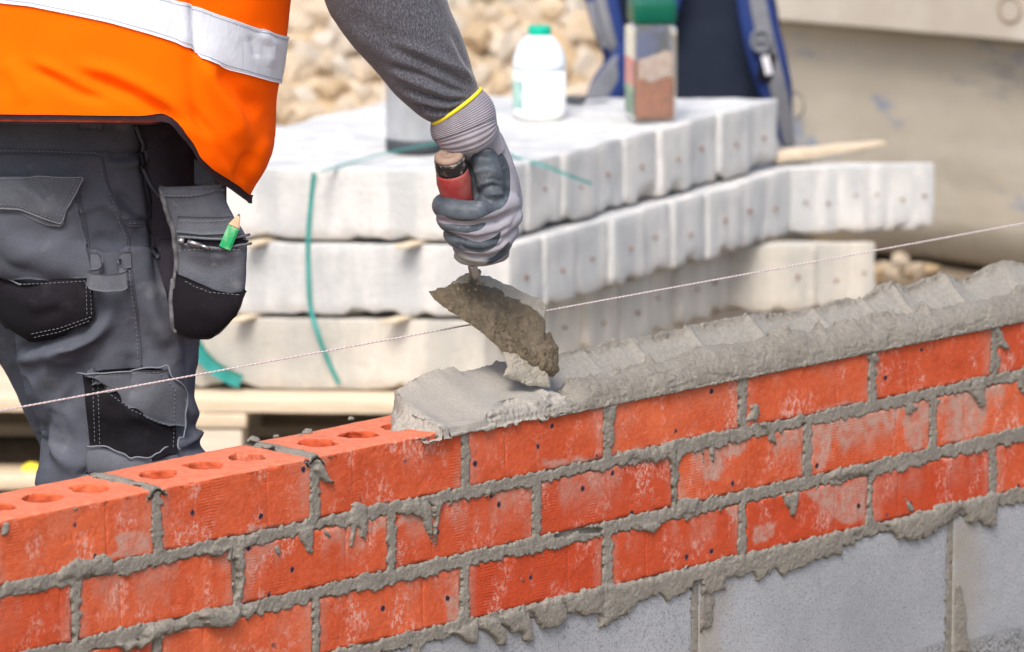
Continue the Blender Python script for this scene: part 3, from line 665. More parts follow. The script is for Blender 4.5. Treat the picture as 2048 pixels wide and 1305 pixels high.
def arc_rows(S, T, H, n, rough, seed=0, smin=-9.):
    # resample every cross-section evenly along its own length, then roughen along the real normal
    P = np.stack([T, H], -1); L = np.concatenate([np.zeros((len(T), 1)), np.cumsum(np.hypot(*np.moveaxis(np.diff(P, axis=1), -1, 0)), 1)], 1)
    out = np.zeros((len(T), n, 3)); R = np.zeros((len(T), n))
    for i in range(len(T)):
        q = np.linspace(0, L[i, -1], n); out[i, :, 0] = S[i, 0]; out[i, :, 1] = np.interp(q, L[i], T[i]); out[i, :, 2] = np.interp(q, L[i], H[i]); R[i] = np.interp(q, L[i], rough[i])
    G = out; N = gnormals(G); N = N*np.sign(N[..., 2].mean())
    d = .0020*fbm(G, 75, 3, 201+seed)+.0022*fbm(G, 210, 3, 202+seed)-.0016*np.clip(fbm(G, 120, 3, 203+seed)-.25, 0, 1)*6*.5
    d = d-.0024*sstep(.55, .95, 1-np.abs(fbm(G*np.array([.35, 1, 1]), 95, 3, 210+seed))*2.2)*sstep(.0, .3, fbm(G, 30, 2, 211+seed)+.12)
    G = G+N*(d*R)[..., None]; A = G[:, 1:]; low_ = (A[..., 2] < .0045) & (A[..., 1] > -.0014) & (A[..., 1] < .012) & (A[..., 0] > smin); A[..., 1] = np.where(low_, -.0014+.0004*np.sin(A[..., 0]*900), A[..., 1]); return G
# ---- bed of fresh mortar, furrowed by the trowel
def prof(points, t):                               # crest in photo pixels -> height over the wall top against s
    s, z = on_wall(np.array([p[0] for p in points]), np.array([p[1] for p in points]), t); o = np.argsort(s); return s[o], z[o]
bs, bz = prof([(1070,745),(1100,722),(1130,714),(1180,697),(1230,681),(1265,680),(1330,667),(1400,650),(1440,642),(1500,631),(1560,627),(1610,622),(1650,616),(1665,606),(1700,598),(1722,600),(1742,588),(1762,572),(1790,568),(1820,575),(1860,556),(1885,546),(1905,551),(1925,560),(1960,545),(1990,530),(2010,528),(2048,535),(2100,520)], .092)
fs_, fz = prof([(1085,815),(1110,800),(1130,768),(1146,746),(1208,741),(1236,736),(1278,715),(1326,713),(1382,689),(1411,680),(1486,677),(1529,661),(1581,646),(1614,658),(1690,637),(1737,635),(1775,623),(1860,612),(1931,597),(1990,585),(2048,571),(2120,560)], .026)
ds = 0.0015; s0b = float(on_wall(1084, 785)[0]); sg = np.arange(s0b, 1.62, ds); tg = np.arange(-.0095, .1135, ds)
S2, T2 = np.meshgrid(sg, tg, indexing='ij'); Q = np.stack([S2, T2, T2*0], -1)
def smo(S, s, z, wd):
    g = np.arange(s[0]-.05, s[-1]+.05, .001); v = np.interp(g, s, z); k = np.exp(-(np.arange(-40, 41)/(wd*1000))**2); k /= k.sum(); v = np.convolve(np.pad(v, 40, mode='edge'), k, 'valid'); return np.interp(S, g, v)
zb_ = smo(S2, bs, bz, .005)+.0015*fbm(Q, 70, 3, 51); zf_ = smo(S2, fs_, fz, .009)*.84
cu = [float(on_wall(x, y, .09)[0]) for x, y in [(1165,703),(1262,680),(1375,655),(1495,632),(1625,620),(1722,597),(1785,568),(1888,547),(2005,528)]]
ph = np.interp(S2+(.092-T2)*.32*-1.0, cu, np.arange(len(cu)), left=0, right=len(cu)-1); fr = ph-np.floor(ph)
cusp = np.exp(-(np.minimum(fr, 1-fr)/.06)**2)*.0048-np.sin(np.pi*fr)*.0042
tf0 = .026+.003*fbm(Q*np.array([1, 0, 0]), 12, 2, 52)
floorz = .0055+.002*fbm(Q, 40, 2, 53)
def lerp(a, b, x): return a+(b-a)*x
u1 = np.clip(T2/tf0, 0, 1); u2 = np.clip((T2-tf0)/(.056-tf0), 0, 1); u3 = np.clip((T2-.056)/(.092-.056), 0, 1)
front_ = zf_*np.where(u1 < 1, np.sqrt(np.clip(1-(1-u1)**2*.86, 0, 1)), 1)
hgt = np.where(T2 < tf0, front_, np.where(T2 < .056, lerp(zf_, floorz, u2**.8*1.0), lerp(floorz, zb_, u3**1.35)))
hgt = hgt+cusp*np.where(T2 > .05, sstep(.045, .065, T2), 0)*np.where(T2 > .093, 0, 1)
roughm = np.where(T2 < .036, 1.0, .12)+np.where(T2 > .090, 1.0, 0)
lump = np.clip(fbm(Q, 52, 3, 54)-.10, 0, 1)**1.2*.030*np.exp(-((T2-tf0)/.011)**2)
hgt = hgt+lump
edge_f = -.0030+.0022*fbm(Q*np.array([1, 0, 0]), 30, 3, 57)
fall = sstep(edge_f-.0035, edge_f+.0025, T2)
back = 1-sstep(.098, .112, T2)
hgt = np.where(T2 < .05, lerp(-.007, hgt, fall), lerp(-.004, hgt, back))
endf = sstep(0, .012, S2-s0b-.004*(1+fbm(Q, 60, 2, 59)))
hgt = lerp(-.004, hgt, endf)
jag = fbm(Q*np.array([1, 0, 0])+7, 140, 3, 61)[:, :1]*.0045+fbm(Q*np.array([1, 0, 0]), 30, 2, 62)[:, :1]*.004
lipt = (edge_f-.0012)[:, :1]; T2 = np.maximum(T2, lipt+0*T2); hgt = np.where(T2 <= lipt+1e-6, np.minimum(hgt, -.0015+jag), hgt); jag = np.minimum(jag, .0005); T2[:, 0] = .002; hgt[:, 0] = (-.002+jag)[:, 0]; hgt[:, 1] = (-.002+jag)[:, 0]
Gb = arc_rows(S2, T2, hgt, 130, np.where(T2 < tf0+.010, .55, .12)+.6*np.exp(-((T2-tf0)/.006)**2)+np.where(T2 > .088, .9, 0)); wpart('mortar_bed', Gb.reshape(-1, 3), gridf(*Gb.shape[:2])[:, ::-1], m_mortar('fresh_mortar_bed', (0.185, .168, .14), (.25, .23, .197), .6, .0014, 430, True), attr={'smooth': (sstep(.0, .25, Gb[..., 1]*0+1-np.exp(-(np.clip(Gb[..., 1]-.036, 0, 1)/.008)**2))*sstep(.092, .086, Gb[..., 1])).ravel()})
# ---- the trowelful being spread at the end of the bed
def tops(L): a = np.array(L, float); s, t = on_top(a[:, 0], a[:, 1], a[:, 2]); return s, t
ls, lt = tops([(788,770,.036),(797,786,.030),(812,809,.024),(840,829,.017),(876,852,.009),(905,872,.001)])
bs2, bt2 = tops([(792,822,.0),(783,845,.0),(780,860,.0),(820,864,0),(860,868,0),(898,873,0)])
cs, cz = prof([(789,768),(815,760),(840,750),(862,742),(876,736),(884,742),(895,735),(911,733),(917,745),(950,738),(984,730),(1013,722),(1060,716),(1100,712),(1140,700)], .092)
es, et = tops([(905,871,.000),(940,862,.002),(972,846,.004),(975,823,.014),(990,812,.017),(998,800,.018),(1033,788,.021),(1055,799,.017),(1074,799,.017),(1100,785,.019),(1126,784,.017),(1150,770,.02)])
o = np.argsort(es)
ds = .0012; sA = float(min(ls.min(), bs2.min()))-.006; sB_ = float(on_wall(1128, 780)[0])+.012
S2, T2 = np.meshgrid(np.arange(sA, sB_, ds), np.arange(-.008, .106, ds), indexing='ij'); Q = np.stack([S2, T2, T2*0], -1)
n1 = fbm(Q, 110, 3, 71); n2 = fbm(Q, 50, 3, 72)
ol = np.argsort(lt); sL = np.interp(T2, lt[ol], ls[ol])+.0012*n2; ob = np.argsort(bt2); sBs = np.minimum(np.interp(T2, bt2[ob], bs2[ob])+.004*n2, sL-.003)
back_z = smo(S2, cs, cz, .004)+.0012*n1; back_s = smo(S2, cs, cz, .03); tF = np.interp(S2, es[o], et[o])+.0022*n1+.001*fbm(Q, 260, 2, 73)
fz0 = np.interp(S2, es[o], np.array([.0015,.0025,.004,.013,.015,.016,.017,.015,.015,.016,.015,.017])[o])
tFs = np.maximum(smo(S2, es[o], et[o], .02), 0); tt = np.clip((T2-tFs)/(.092-tFs), 0, 1)
top_ = lerp(smo(S2, es[o], np.array([.0055,.006,.007,.013,.015,.016,.017,.015,.015,.016,.015,.017])[o], .012), lerp(back_s, back_z, sstep(.75, 1, tt)), tt**1.45)
lipz = lerp(np.interp(T2, lt[ol], np.array([.036,.030,.024,.017,.010,.005])[ol]), top_, sstep(0, .028, S2-sL))
lowb = (.0125+.0022*n1+.002*n2)*sstep(-.003, .002, T2+.0015*n2)*sstep(.0, .03, S2-float(on_wall(872, 875)[0]))
slab = sstep(-.0012, .0012, T2-tF)
body = lerp(np.where(S2 > float(on_wall(930, 865)[0]), lowb, -.006), np.maximum(lipz, .001), slab)
body = np.where(T2 < .0, np.where(S2 < float(on_wall(975, 843)[0]), lerp(-.005, body, sstep(-.005+.003*n2, -.001, T2)), lerp(-.004, lowb, sstep(-.004, .001, T2))), body)
lipm = sstep(0, 1, np.clip((S2-sBs)/(sL-sBs), 0, 1))
strat = .0016*np.sin((lipm*9+n2*2.5))*np.where((S2 < sL) & (S2 > sBs), 1, 0)
hgt = np.where(S2 < sL, lerp(-.004, lipz, np.clip((S2-sBs)/(sL-sBs), 0, 1)**.75)+strat+n1*.0012*(S2 < sL), body)
hgt = np.where(S2 < sBs, -.004, hgt)
hgt = lerp(-.003, hgt, 1-sstep(.093, .101, T2+.002*n1))
hgt = np.where((T2 > .002) & (T2 < .088) & (S2 > float(on_wall(905, 868)[0])), np.maximum(hgt, .0075+.002*n1), hgt)
rgh = np.where((slab > .5) & (S2 > sL), .00018, .0012); hgt = hgt+rgh*fbm(Q, 300, 2, 75)
ew = float(on_wall(1128, 780)[0]); hgt = lerp(hgt, -.003, sstep(ew+.004, ew+.010, S2+.003*n2))
ridge = np.exp(-((S2-(ew-.012)+.10*(T2-.05)*0)/.005)**2)*.004; hgt = hgt+ridge*(slab > .5)*.8
jag = fbm(Q*np.array([1, 0, 0])+3, 140, 3, 63)[:, :1]*.0045+fbm(Q*np.array([1, 0, 0]), 35, 2, 64)[:, :1]*.005
jag = np.minimum(jag, .0005); fr_ = S2[:, :1] > float(on_wall(895, 868)[0]); lipt = (-.0045+.0030*fbm(Q*np.array([1, 0, 0]), 60, 2, 65))[:, :1]; T3 = np.where(fr_, np.maximum(T2, lipt), T2); hgt = np.where(fr_ & (T2 <= lipt+1e-6), np.minimum(hgt, -.002+jag), hgt)
T2 = T3.copy(); T2[:, 0] = np.where(fr_[:, 0], .002, T2[:, 0]); hgt[:, 1] = np.where(fr_[:, 0], (-.002+jag)[:, 0], hgt[:, 1]); hgt[:, 0] = np.where(fr_[:, 0], (-.002+jag)[:, 0], hgt[:, 0])
Gh = arc_rows(S2, T2, hgt, 130, np.where((slab > .5) & (S2 > sL+.004) & (T2 < .088) & (T2 > tF+.002), .10, .8), 9, float(on_wall(908, 868)[0])); wpart('mortar_heap', Gh.reshape(-1, 3), gridf(*Gh.shape[:2])[:, ::-1], MORTS)
# crumbs dropped on the brick tops
for (x, y, r) in [(614, 866, .0052), (702, 838, .0028), (552, 874, .003), (506, 882, .006), (600, 872, .0025), (1050, 1160, .0)]:
    if r == 0: continue
    s, t = on_top(x, y, r*.5); u = rng.random(3)*9
    a = np.linspace(0, np.pi, 12); b = np.linspace(0, 2*np.pi, 18, endpoint=False); A, B = np.meshgrid(a, b, indexing='ij'); N = np.stack([np.sin(A)*np.cos(B), np.sin(A)*np.sin(B), np.cos(A)], -1)
    G = N*(r*(1+.45*fbm(N+u, 1.6, 3, 5)))[..., None]*np.array([1.25, 1, .75])
    wpart('mortar_crumb', G.reshape(-1, 3), [tuple(q) for q in gridf(12, 18, True)], MORTAR, (float(s), float(t), r*.6))
# ================================================================== GROUND
def ground():
    n = 150; xs = np.concatenate([np.linspace(-60, -4, 20), np.linspace(-3.9, 3.9, n), np.linspace(4, 60, 20)]); ys = np.concatenate([np.linspace(-20, 4, 12), np.linspace(4.1, 14, 170), np.linspace(14.2, 90, 25)])
    X, Y = np.meshgrid(xs, ys, indexing='ij'); Q = np.stack([X, Y, X*0], -1); inn = sstep(4.2, 3.0, np.abs(X))*sstep(15, 13, Y)*sstep(3, 4.5, Y)
    Z = inn*(.012*fbm(Q, 3, 3, 81)+.010*fbm(Q, 14, 3, 82))-.012
    m = MT('sandy_earth', .95, .1); b = m.mix(m.ramp(m.noise(2.5, 6, .65), [(.3, 0.), (.7, 1.)]), (.26, .20, .14), (.40, .33, .25)); b = m.mix(m.ramp(m.noise(60, 4, .6), [(.5, 0.), (.7, .6)]), b, (.16, .12, .08)); m.color(b); m.bump(m.noise(50, 5, .7), .02)
    o = obj('ground', np.stack([X, Y, Z], -1).reshape(-1, 3), gridf(*X.shape), m.m, origin=(0, 0, 0)); tag(o, kind='structure')
ground()
# ================================================================== PALLET AND THE STACK OF CONCRETE LINTELS
e1 = np.array([.50, .81, 0]); e1 /= np.linalg.norm(e1)           # the row of end faces runs back this way
ux = np.array([math.cos(math.radians(3.5)), -math.sin(math.radians(3.5)), 0])
C0 = atZ(985, 472, .385); C0[2] = 0; C0[1] -= .08
ZL = [.1515, .2705, .3895]; HL = .112
def lintel(z, i, off=0.0, base=None, e=e1, length=.60, step=.102, H=HL, seed=0, label='', group='', slip=0.0):
    """one lintel: long axis ux, its ends cut along the row line e"""
    b = (C0 if base is None else base)+e*(step*i); r = .0035; off = off*.6
    V, f = rbox((-length, 0, 0), (0, step-.003, H), r, .016, .0026, 30, seed)
    # chipped lower arris
    N = fbm(V+seed, 38, 3, seed); low = (V[:, 2] < .018); V = V.copy(); V[low, 2] += np.clip(N[low]+.05, 0, 1)*.022; V[low, 0] -= np.clip(N[low], 0, 1)*.006
    tw = (random.random()-.5)*.05; W = b+(V[:, :1]+off)*ux+V[:, 1:2]*e+np.array([0, 0, 1.])*V[:, 2:]; W[:, 2] += z+V[:, 0]*(random.random()-.5)*.004
    root = obj('concrete_lintel', W, f, LINTEL2 if z < .2 else LINTEL, origin=b+np.array([0, 0, z])-ux*length/2)
    tag(root, label, 'lintel', group)
    # the rusty ends of the reinforcing wire
    c = b+ux*(off+.0012)+e*(step*.47)+np.array([0, 0, z+H*(.50+.12*(random.random()-.5))])
    nrm = np.cross(e, [0, 0, 1.]); rw = random.choice([.0018, .0026, .0032, .0040]); v, q = lathe([(.0001, -.004), (rw*.92, -.004), (rw, .0016), (.002, .0026), (.0001, .0026)], c+nrm*.0008, 10, axis=nrm)
    obj('wire_end', v, q, RUST, root)
    return root
RUST = simple('rusty_wire', (.30, .13, .05), (.16, .07, .03), 200)
random.seed(4)
ORD = ['nearest', 'second', 'third', 'fourth', 'fifth', 'sixth', 'seventh', 'eighth', 'ninth', 'tenth', 'eleventh', 'twelfth', 'thirteenth', 'fourteenth', 'fifteenth', 'sixteenth', 'seventeenth']
for i in range(9):
    lintel(ZL[2], i, off=[0, .004, .012, -.004, .0, .014, -.006, .006, .0][i], length=.62+.02*random.random(), seed=i+1, group='lintels of the top layer', label='white concrete lintel in the top layer, %s from the near corner by the glove' % ORD[i])
for i in range(9):
    lintel(ZL[1], i, off=.045+[0, .006, -.004, .012, -.006, .004, .016, .0, -.01][i], length=.66+.02*random.random(), seed=i+21, group='lintels of the middle layer', label='white concrete lintel in the middle layer, %s from the near corner' % ORD[i])
e2 = np.array([.975, .22, 0.]); e2 /= np.linalg.norm(e2)
B2 = C0+e1*(.102*9)+ux*.027
for i in range(6):
    lintel(ZL[1], i, off=[0, -.004, .006, 0, .004, 0][i], base=B2, e=e2, step=.042, length=.70, seed=i+41, group='lintels jutting out of the middle layer at the right', label='narrow pale lintel jutting right from the middle layer, %s of these from the left' % (['first']+ORD[1:])[i])
for i in range(8):
    lintel(ZL[0], i, off=-.02+[0, .004, -.01, .006, .012, -.02, .004, -.03][i], length=.62+.02*random.random(), seed=i+61, group='lintels of the bottom layer', label='greyish concrete lintel in the bottom layer, %s from the near corner' % ORD[i])
B3 = C0+e1*(.102*8)+ux*.035
for i in range(4):
    lintel(ZL[0], i, off=[.03, -.004, .002, .004][i], base=B3, e=e2, step=.066 if i == 0 else .047, length=.66, seed=i+81, group='lintels at the right end of the bottom layer', label='pale lintel at the right end of the bottom layer, %s of four from the left' % (['first']+ORD[1:])[i])
# thin battens that part the layers
for k, (z, xs) in enumerate([(ZL[1]+HL, (-.36, -.12)), (ZL[0]+HL, (-.38, -.14))]):
    for j, x in enumerate(xs):
        c = C0+ux*x+e1*.42; L = .92; V, f = rbox((-.012, -L/2, 0), (.012, L/2, ZL[1]-ZL[0]-HL-.0015), .0015, .05, .0003, 40, k)
        W = c+V[:, :1]*ux+V[:, 1:2]*e1*1.0+np.array([0, 0, 1.])*(V[:, 2:]+z+.0006)
        o = obj('timber_batten', W, f, WOOD, origin=c+np.array([0, 0, z])); tag(o, 'thin brown batten under the %s layer of lintels, the %s of two' % (('top', 'middle')[k], ('left', 'right')[j]), 'batten', 'battens between the lintel layers')
def plank(name, c, size, m, parent=None, rz=0, sd=0): return box_obj(name, c, size, m, parent, rz, r=.003, res=.04, nz=.0012, ns=14, seed=sd)
def pallet(cx, cy, W, D, rz, label, top=.1485, front_top=None):
    root = empty('timber_pallet', (cx, cy, 0), label, 'pallet', 'timber pallets'); R = np.array(Matrix.Rotation(rz, 3, 'Z')); P = lambda x, y, z: np.array([cx, cy, 0])+R@np.array([x, y, z])
    for j in range(7): plank('deck_board', P(0, -D/2+.065+j*(D-.13)/6, top-.012), (W, (D-.13)/6-.003, .024), WOOD, root, rz, j)
    for i in range(3):
        x = [-W/2+.07, 0, W/2-.07][i]; plank('stringer_board', P(x, 0, top-.036), (.10, D, .0225), WOOD, root, rz, 10+i)
        for j in range(3): plank('pallet_block', P(x+(.0), [-D/2+.075, 0, D/2-.075][j], .0605), (.085, .14, .077), WOOD2, root, rz, 20+i*3+j)
    for j in range(3): plank('bottom_board', P(0, [-D/2+.05, 0, D/2-.05][j], .011), (W, .10, .021), WOOD, root, rz, 40+j)
pc = C0+ux*(-.33)
pallet(pc[0]-.09, pc[1]+.40, 1.22, .92, -.03, 'wide timber pallet under the stack of concrete lintels')
# ---- green strapping bands
TEAL = simple('teal_strapping', (.015, .22, .19), (.05, .33, .31), 20, .45, .4)
def strap(pts, wdt, label, m=TEAL, nrm=(0, -1, 0), th=.0012):
    P = spl(np.linspace(0, len(pts)-1, 60), np.array(pts)); T = np.gradient(P, axis=0); T /= np.linalg.norm(T, axis=1, keepdims=True)
    n = np.array(nrm, float); n = np.broadcast_to(n, P.shape) if n.ndim == 1 else n; S = np.cross(T, n); S /= np.linalg.norm(S, axis=1, keepdims=True)
    G = np.stack([P-S*wdt/2, P-S*wdt/6, P+S*wdt/6, P+S*wdt/2], 1); N = np.cross(S, T)[:, None]*np.ones((1, 4, 1)); s = -1 if (N[30, 0]@np.array([0, -1, .3])) < 0 else 1
    o = solid_grid('strapping_band', G, N*s, th, m, None); tag(o, label, 'strap', 'green plastic straps'); return o
def front(px, py, d=.004):                        # on the long face of the nearest lintels
    r = ray(px, py); n = np.cross(ux, [0, 0, 1.]); k = ((C0+n*d-CAMP)@n)/(r@n); return CAMP+r*k
strap([front(628, 346, .006), front(622, 400), front(616, 480), front(617, 560, .006), front(622, 620), front(640, 680, .012), front(662, 735, .006), front(678, 768, .004)], .0068, 'thin teal strap hanging down the long face of the stack')
strap([front(330, 560, .03), front(365, 640, .03), front(398, 703, .03), front(425, 733, .025), (front(455, 752, .02)), (front(482, 764, .012))], .022, 'broad green strap end curling onto the pallet beside the leg')
top = lambda x, y, h=.004: atZ(x, y, ZL[2]+HL+h)
strap([top(640, 343, .003), top(700, 325, .006), top(780, 304, .012), top(860, 289, .02), top(930, 283, .014), top(1000, 300, .008), top(1040, 318, .004)], .0055, 'thin teal strap lying loose across the top layer behind the glove', nrm=(0, 0, 1))
o = strap([top(1030, 315, .003)+np.array([0, 0, 0]), atZ(1060, 325, ZL[2]+HL-.004)+np.array([.02, -.03, 0]), atZ(1095, 340, ZL[2]+HL-.02)+np.array([.03, -.05, 0]), atZ(1133, 355, ZL[2]+HL-.04)+np.array([.04, -.07, 0])], .004, 'short pale strap tail hanging over the lintel ends right of the glove', nrm=(0, -1, .2))
ZTOP = ZL[2]+HL+.001
# ---- milk bottle
def at_top(px, py): return atZ(px, py, ZTOP)
MILKB = MT('milky_plastic', .35, .4); MILKB.color((.74, .84, .93)); MILKB.b.inputs['Subsurface Weight'].default_value = .3; MILKB.b.inputs['Subsurface Radius'].default_value = (.02, .02, .02); MILKB = MILKB.m
MILK = simple('milk', (.93, .93, .91), rough=.4); CAP = simple('green_cap', (.0, .40, .26), rough=.45)
c = at_top(1079, 236); c[1] += .0; k = 1.0
b = empty('milk_bottle', c, 'round white milk bottle with green cap standing on the top lintels', 'bottle')
v, f = lathe([(.0, .0), (.036, .0), (.0425, .004), (.0435, .012), (.0435, .080)], c, 40); obj('filled_lower_body', v, f, MILK, b)
v, f = lathe([(.0435, .0805), (.0436, .092), (.042, .103), (.037, .116), (.029, .128), (.0205, .136), (.0175, .139), (.0175, .147)], c, 40); obj('clear_upper_body', v, f, MILKB, b)
v, f = lathe([(.0190, .1385), (.0192, .1395), (.0194, .1500), (.0185, .1525), (.0, .153)], c, 36); obj('cap', v, f, CAP, b)
v, f = lathe([(.0438, .018), (.0439, .019), (.0439, .066), (.0438, .067)], c, 48); 
aa = np.arange(48)*2*np.pi/48; sel = np.where((aa > np.radians(165)) & (aa < np.radians(235)))[0]
G = np.array(v).reshape(4, 48, 3)[:, sel]; N = G-c; N[..., 2] = 0; N /= np.linalg.norm(N, axis=-1, keepdims=True); solid_grid('label', G+N*.0004, N, .0006, simple('pale_green_label', (.45, .66, .58), (.25, .42, .40), 60), b)
# ---- coffee jar
c = at_top(1303, 243); c[1] += .012; K = 1.0; rot = math.radians(11)
jar = empty('coffee_jar', c, 'square glass jar of instant coffee with a green lid and peeling label', 'jar')
def sq(w, d, h0, h1, r=.008, taper=1.0, res=.012, nz=0, seed=0):
    V, f = rbox((-w/2, -d/2, h0), (w/2, d/2, h1), r, res, nz, 40, seed); R = np.array(Matrix.Rotation(rot, 3, 'Z')); V = V.copy(); V[:, :2] *= (1+(taper-1)*((V[:, 2:]-h0)/(h1-h0))); return V@R.T+c, f
GLASS = MT('jar_glass', .05, .5); GLASS.b.inputs['Transmission Weight'].default_value = .9; GLASS.b.inputs['IOR'].default_value = 1.12; GLASS.color((.86, .88, .86)); GLASS = GLASS.m
lean = .0
v, f = sq(.074, .066, .0, .160, .009); obj('glass', v, f, GLASS, jar)
COF = MT('coffee_granules', .9, .1); COF.color(COF.mix(COF.ramp(COF.noise(260, 4, .7), [(.35, 0.), (.65, 1.)]), (.14, .034, .008), (.42, .125, .032))); COF.bump(COF.noise(260, 4, .7), .003)
v, f = sq(.068, .060, .004, .092, .007); 
R = np.array(Matrix.Rotation(rot, 3, 'Z')); lx = (v-c)@R; lx[:, 2] -= np.where(lx[:, 2] > .05, (lx[:, 0])*.3+.004, 0); v = lx@R.T+c; obj('coffee', v, f, COF.m, jar)
DUST = simple('coffee_dust_film', (.34, .22, .17), (.42, .33, .28), 60, .8)
R_ = np.array(Matrix.Rotation(rot, 3, 'Z'))
v, f = rbox((-.0290, -.0313, .072), (.0290, -.0301, .112), .0004, .006); vv = v.copy(); vv[:, 2] += np.where(v[:, 2] > .09, fbm(v, 60, 2, 5)*.012, fbm(v, 50, 2, 6)*.02); obj('dust_film', vv@R_.T+c, f, DUST, jar)
v, f = sq(.072, .064, .1615, .202, .007); obj('lid', v, f, simple('green_lid', (.0, .075, .045), (.0, .10, .06), 10, .4), jar)
v, f = sq(.060, .056, .160, .163, .004); obj('neck', v, f, GLASS, jar)
lab = MT('jar_label', .5, .3); sep = lab.n('ShaderNodeSeparateXYZ'); lab.l(lab.co, sep.inputs[0]); mr = lab.n('ShaderNodeMapRange'); mr.inputs[1].default_value = .0; mr.inputs[2].default_value = .17; lab.l(sep.outputs[2], mr.inputs[0])
wob = lab.math('ADD', mr.outputs[0], lab.math('MULTIPLY', lab.math('SUBTRACT', lab.noise(60, 2), .5), .12))
lab.color(lab.ramp(wob, [(0., (.20, .28, .20)), (.30, (.25, .38, .26)), (.36, (.55, .25, .22)), (.56, (.60, .22, .20)), (.62, (.66, .62, .50)), (1., (.70, .67, .55))], 'CONSTANT'))
v, f = rbox((-.0385, -.030, .012), (-.0375, .030, .155), .0004, .02); obj('label', v@R_.T+c, f, lab.m, jar)
# ---- steel mug
c = at_top(836, 305); c[1] += .02
mug = empty('steel_mug', c, 'brushed steel mug with a dark rubber foot half hidden by the sleeve', 'mug')
v, f = lathe([(.0, .0005), (.050, .0005), (.0515, .003), (.0515, .019), (.0505, .0205)], c, 48); obj('rubber_foot', v, f, RUB, mug)
v, f = lathe([(.0503, .0206), (.0508, .024), (.0515, .12), (.0525, .1215), (.0515, .123), (.0490, .121), (.0480, .03), (.0, .03)], c, 48); obj('body', v, f, STEEL, mug)
hp = [c+np.array([-.050, 0, .105]), c+np.array([-.078, 0, .102]), c+np.array([-.083, 0, .07]), c+np.array([-.074, 0, .045]), c+np.array([-.050, 0, .040])]
hp = [q+np.array([0, .0, 0]) for q in hp]; hp = [c+np.array([abs((q-c)[0]), .0, (q-c)[2]]) for q in hp]
v, f = tube(spl(np.linspace(0, 4, 24), np.array(hp)), .005, 10); obj('handle', v, f, STEEL, mug)
# ================================================================== BACKPACK
NAVY = m_cloth('navy_nylon', (.008, .020, .085), (.014, .032, .13), 12, 700, None, .7); DKN = m_cloth('black_mesh_fabric', (.006, .009, .020), (.013, .019, .036), 6, 500, None, .8)
GREYW = m_cloth('grey_webbing', (.11, .115, .13), (.16, .165, .18), 30, 900); GRYP = simple('grey_plastic', (.14, .15, .17), rough=.5)
BY = 9.62
def bp(x, y, d=0.0): return atY(np.array(x, float), np.array(y, float), BY+d)
base = bp(1400, 205); base[2] = ZL[1]+HL+.001
pack = empty('backpack', base, 'navy and black backpack leaning behind the concrete stack with straps facing out', 'backpack')
G = loft([(1235, 262, 1570, 262, BY+.12, .50), (1212, 235, 1580, 235, BY+.12, .62), (1205, 150, 1565, 150, BY+.12, .62), (1215, 0, 1550, 0, BY+.13, .60), (1230, -140, 1530, -140, BY+.14, .55), (1270, -240, 1480, -240, BY+.15, .5), (1340, -275, 1410, -275, BY+.15, .35)], 60, 64, power=2.6)
G = G+outward(G, gnormals(G, True))*(fbm(G, 16, 3, 91)*.006)[..., None]
ring_obj('body', G, DKN, pack)
def pad(name, ctr, wid, m, depth=.016, d=0.0, nn=44, ridge=0.0, parent=None):
    K = np.array(ctr, float); t = np.linspace(0, len(K)-1, nn); S = spl(t, K); P = bp(S[:, 0], S[:, 1], 0)+np.array([0, 1., 0])*(S[:, 2:3]+d)
    T = np.gradient(P, axis=0); T /= np.linalg.norm(T, axis=1, keepdims=True); V0 = np.cross(T, [0, 1., 0]); V0 /= np.linalg.norm(V0, axis=1, keepdims=True); U = np.cross(V0, T)
    wv = np.interp(t, np.linspace(0, len(K)-1, len(wid)), wid)/2/1140; a = np.linspace(0, 2*np.pi, 24, endpoint=False); ca, sa = np.cos(a), np.sin(a); ca = np.sign(ca)*np.abs(ca)**.6; sa = np.sign(sa)*np.abs(sa)**.8
    G = P[:, None]+V0[:, None]*(wv[:, None]*ca)[..., None]+U[:, None]*(depth/2*sa)[None, :, None]
    return ring_obj(name, G, m, parent or pack)
R1 = [(1490, -150, .04), (1500, -60, .0), (1512, 20, -.02), (1530, 100, -.03), (1548, 170, -.03), (1562, 230, -.02), (1572, 288, -.01)]
s1 = pad('shoulder_strap', R1, [60, 66, 74, 78, 70, 46, 22], NAVY, .020)
pad('webbing', [(a+6, b, c_) for a, b, c_ in R1], [30, 32, 34, 34, 34, 30, 22], GREYW, .006, -.0125, parent=pack)
L1 = [(1190, -140, .03), (1194, -60, .0), (1204, 0, -.02), (1216, 50, -.03), (1230, 96, -.03), (1240, 120, .0)]
pad('shoulder_strap', L1, [64, 66, 66, 62, 52, 36], NAVY, .020)
pad('shoulder_strap', [(1318, 60, .02), (1262, 108, -.05), (1212, 155, -.12), (1180, 192, -.17)], [56, 74, 70, 34], NAVY, .020)
pad('strap_facing', [(1300, 66, .0), (1250, 108, -.066), (1204, 150, -.134), (1174, 184, -.182)], [34, 46, 44, 22], GREYW, .008)
pad('shoulder_strap', [(1315, 130, -.03), (1262, 172, -.09), (1226, 206, -.13)], [46, 46, 26], NAVY, .018)
pad('webbing', [(a-2, b, c_) for a, b, c_ in L1], [22, 22, 22, 22, 20, 16], GREYW, .006, -.0125)
pad('shoulder_strap', [(1345, -120, .0), (1340, -40, -.01), (1330, 20, -.02), (1318, 70, .0), (1312, 120, .03)], [60, 60, 52, 40, 26], NAVY, .018)
pad('load_strap', [(1180, 0, -.03), (1190, 40, -.04), (1210, 90, -.04)], [16, 16, 14], GREYW, .006)
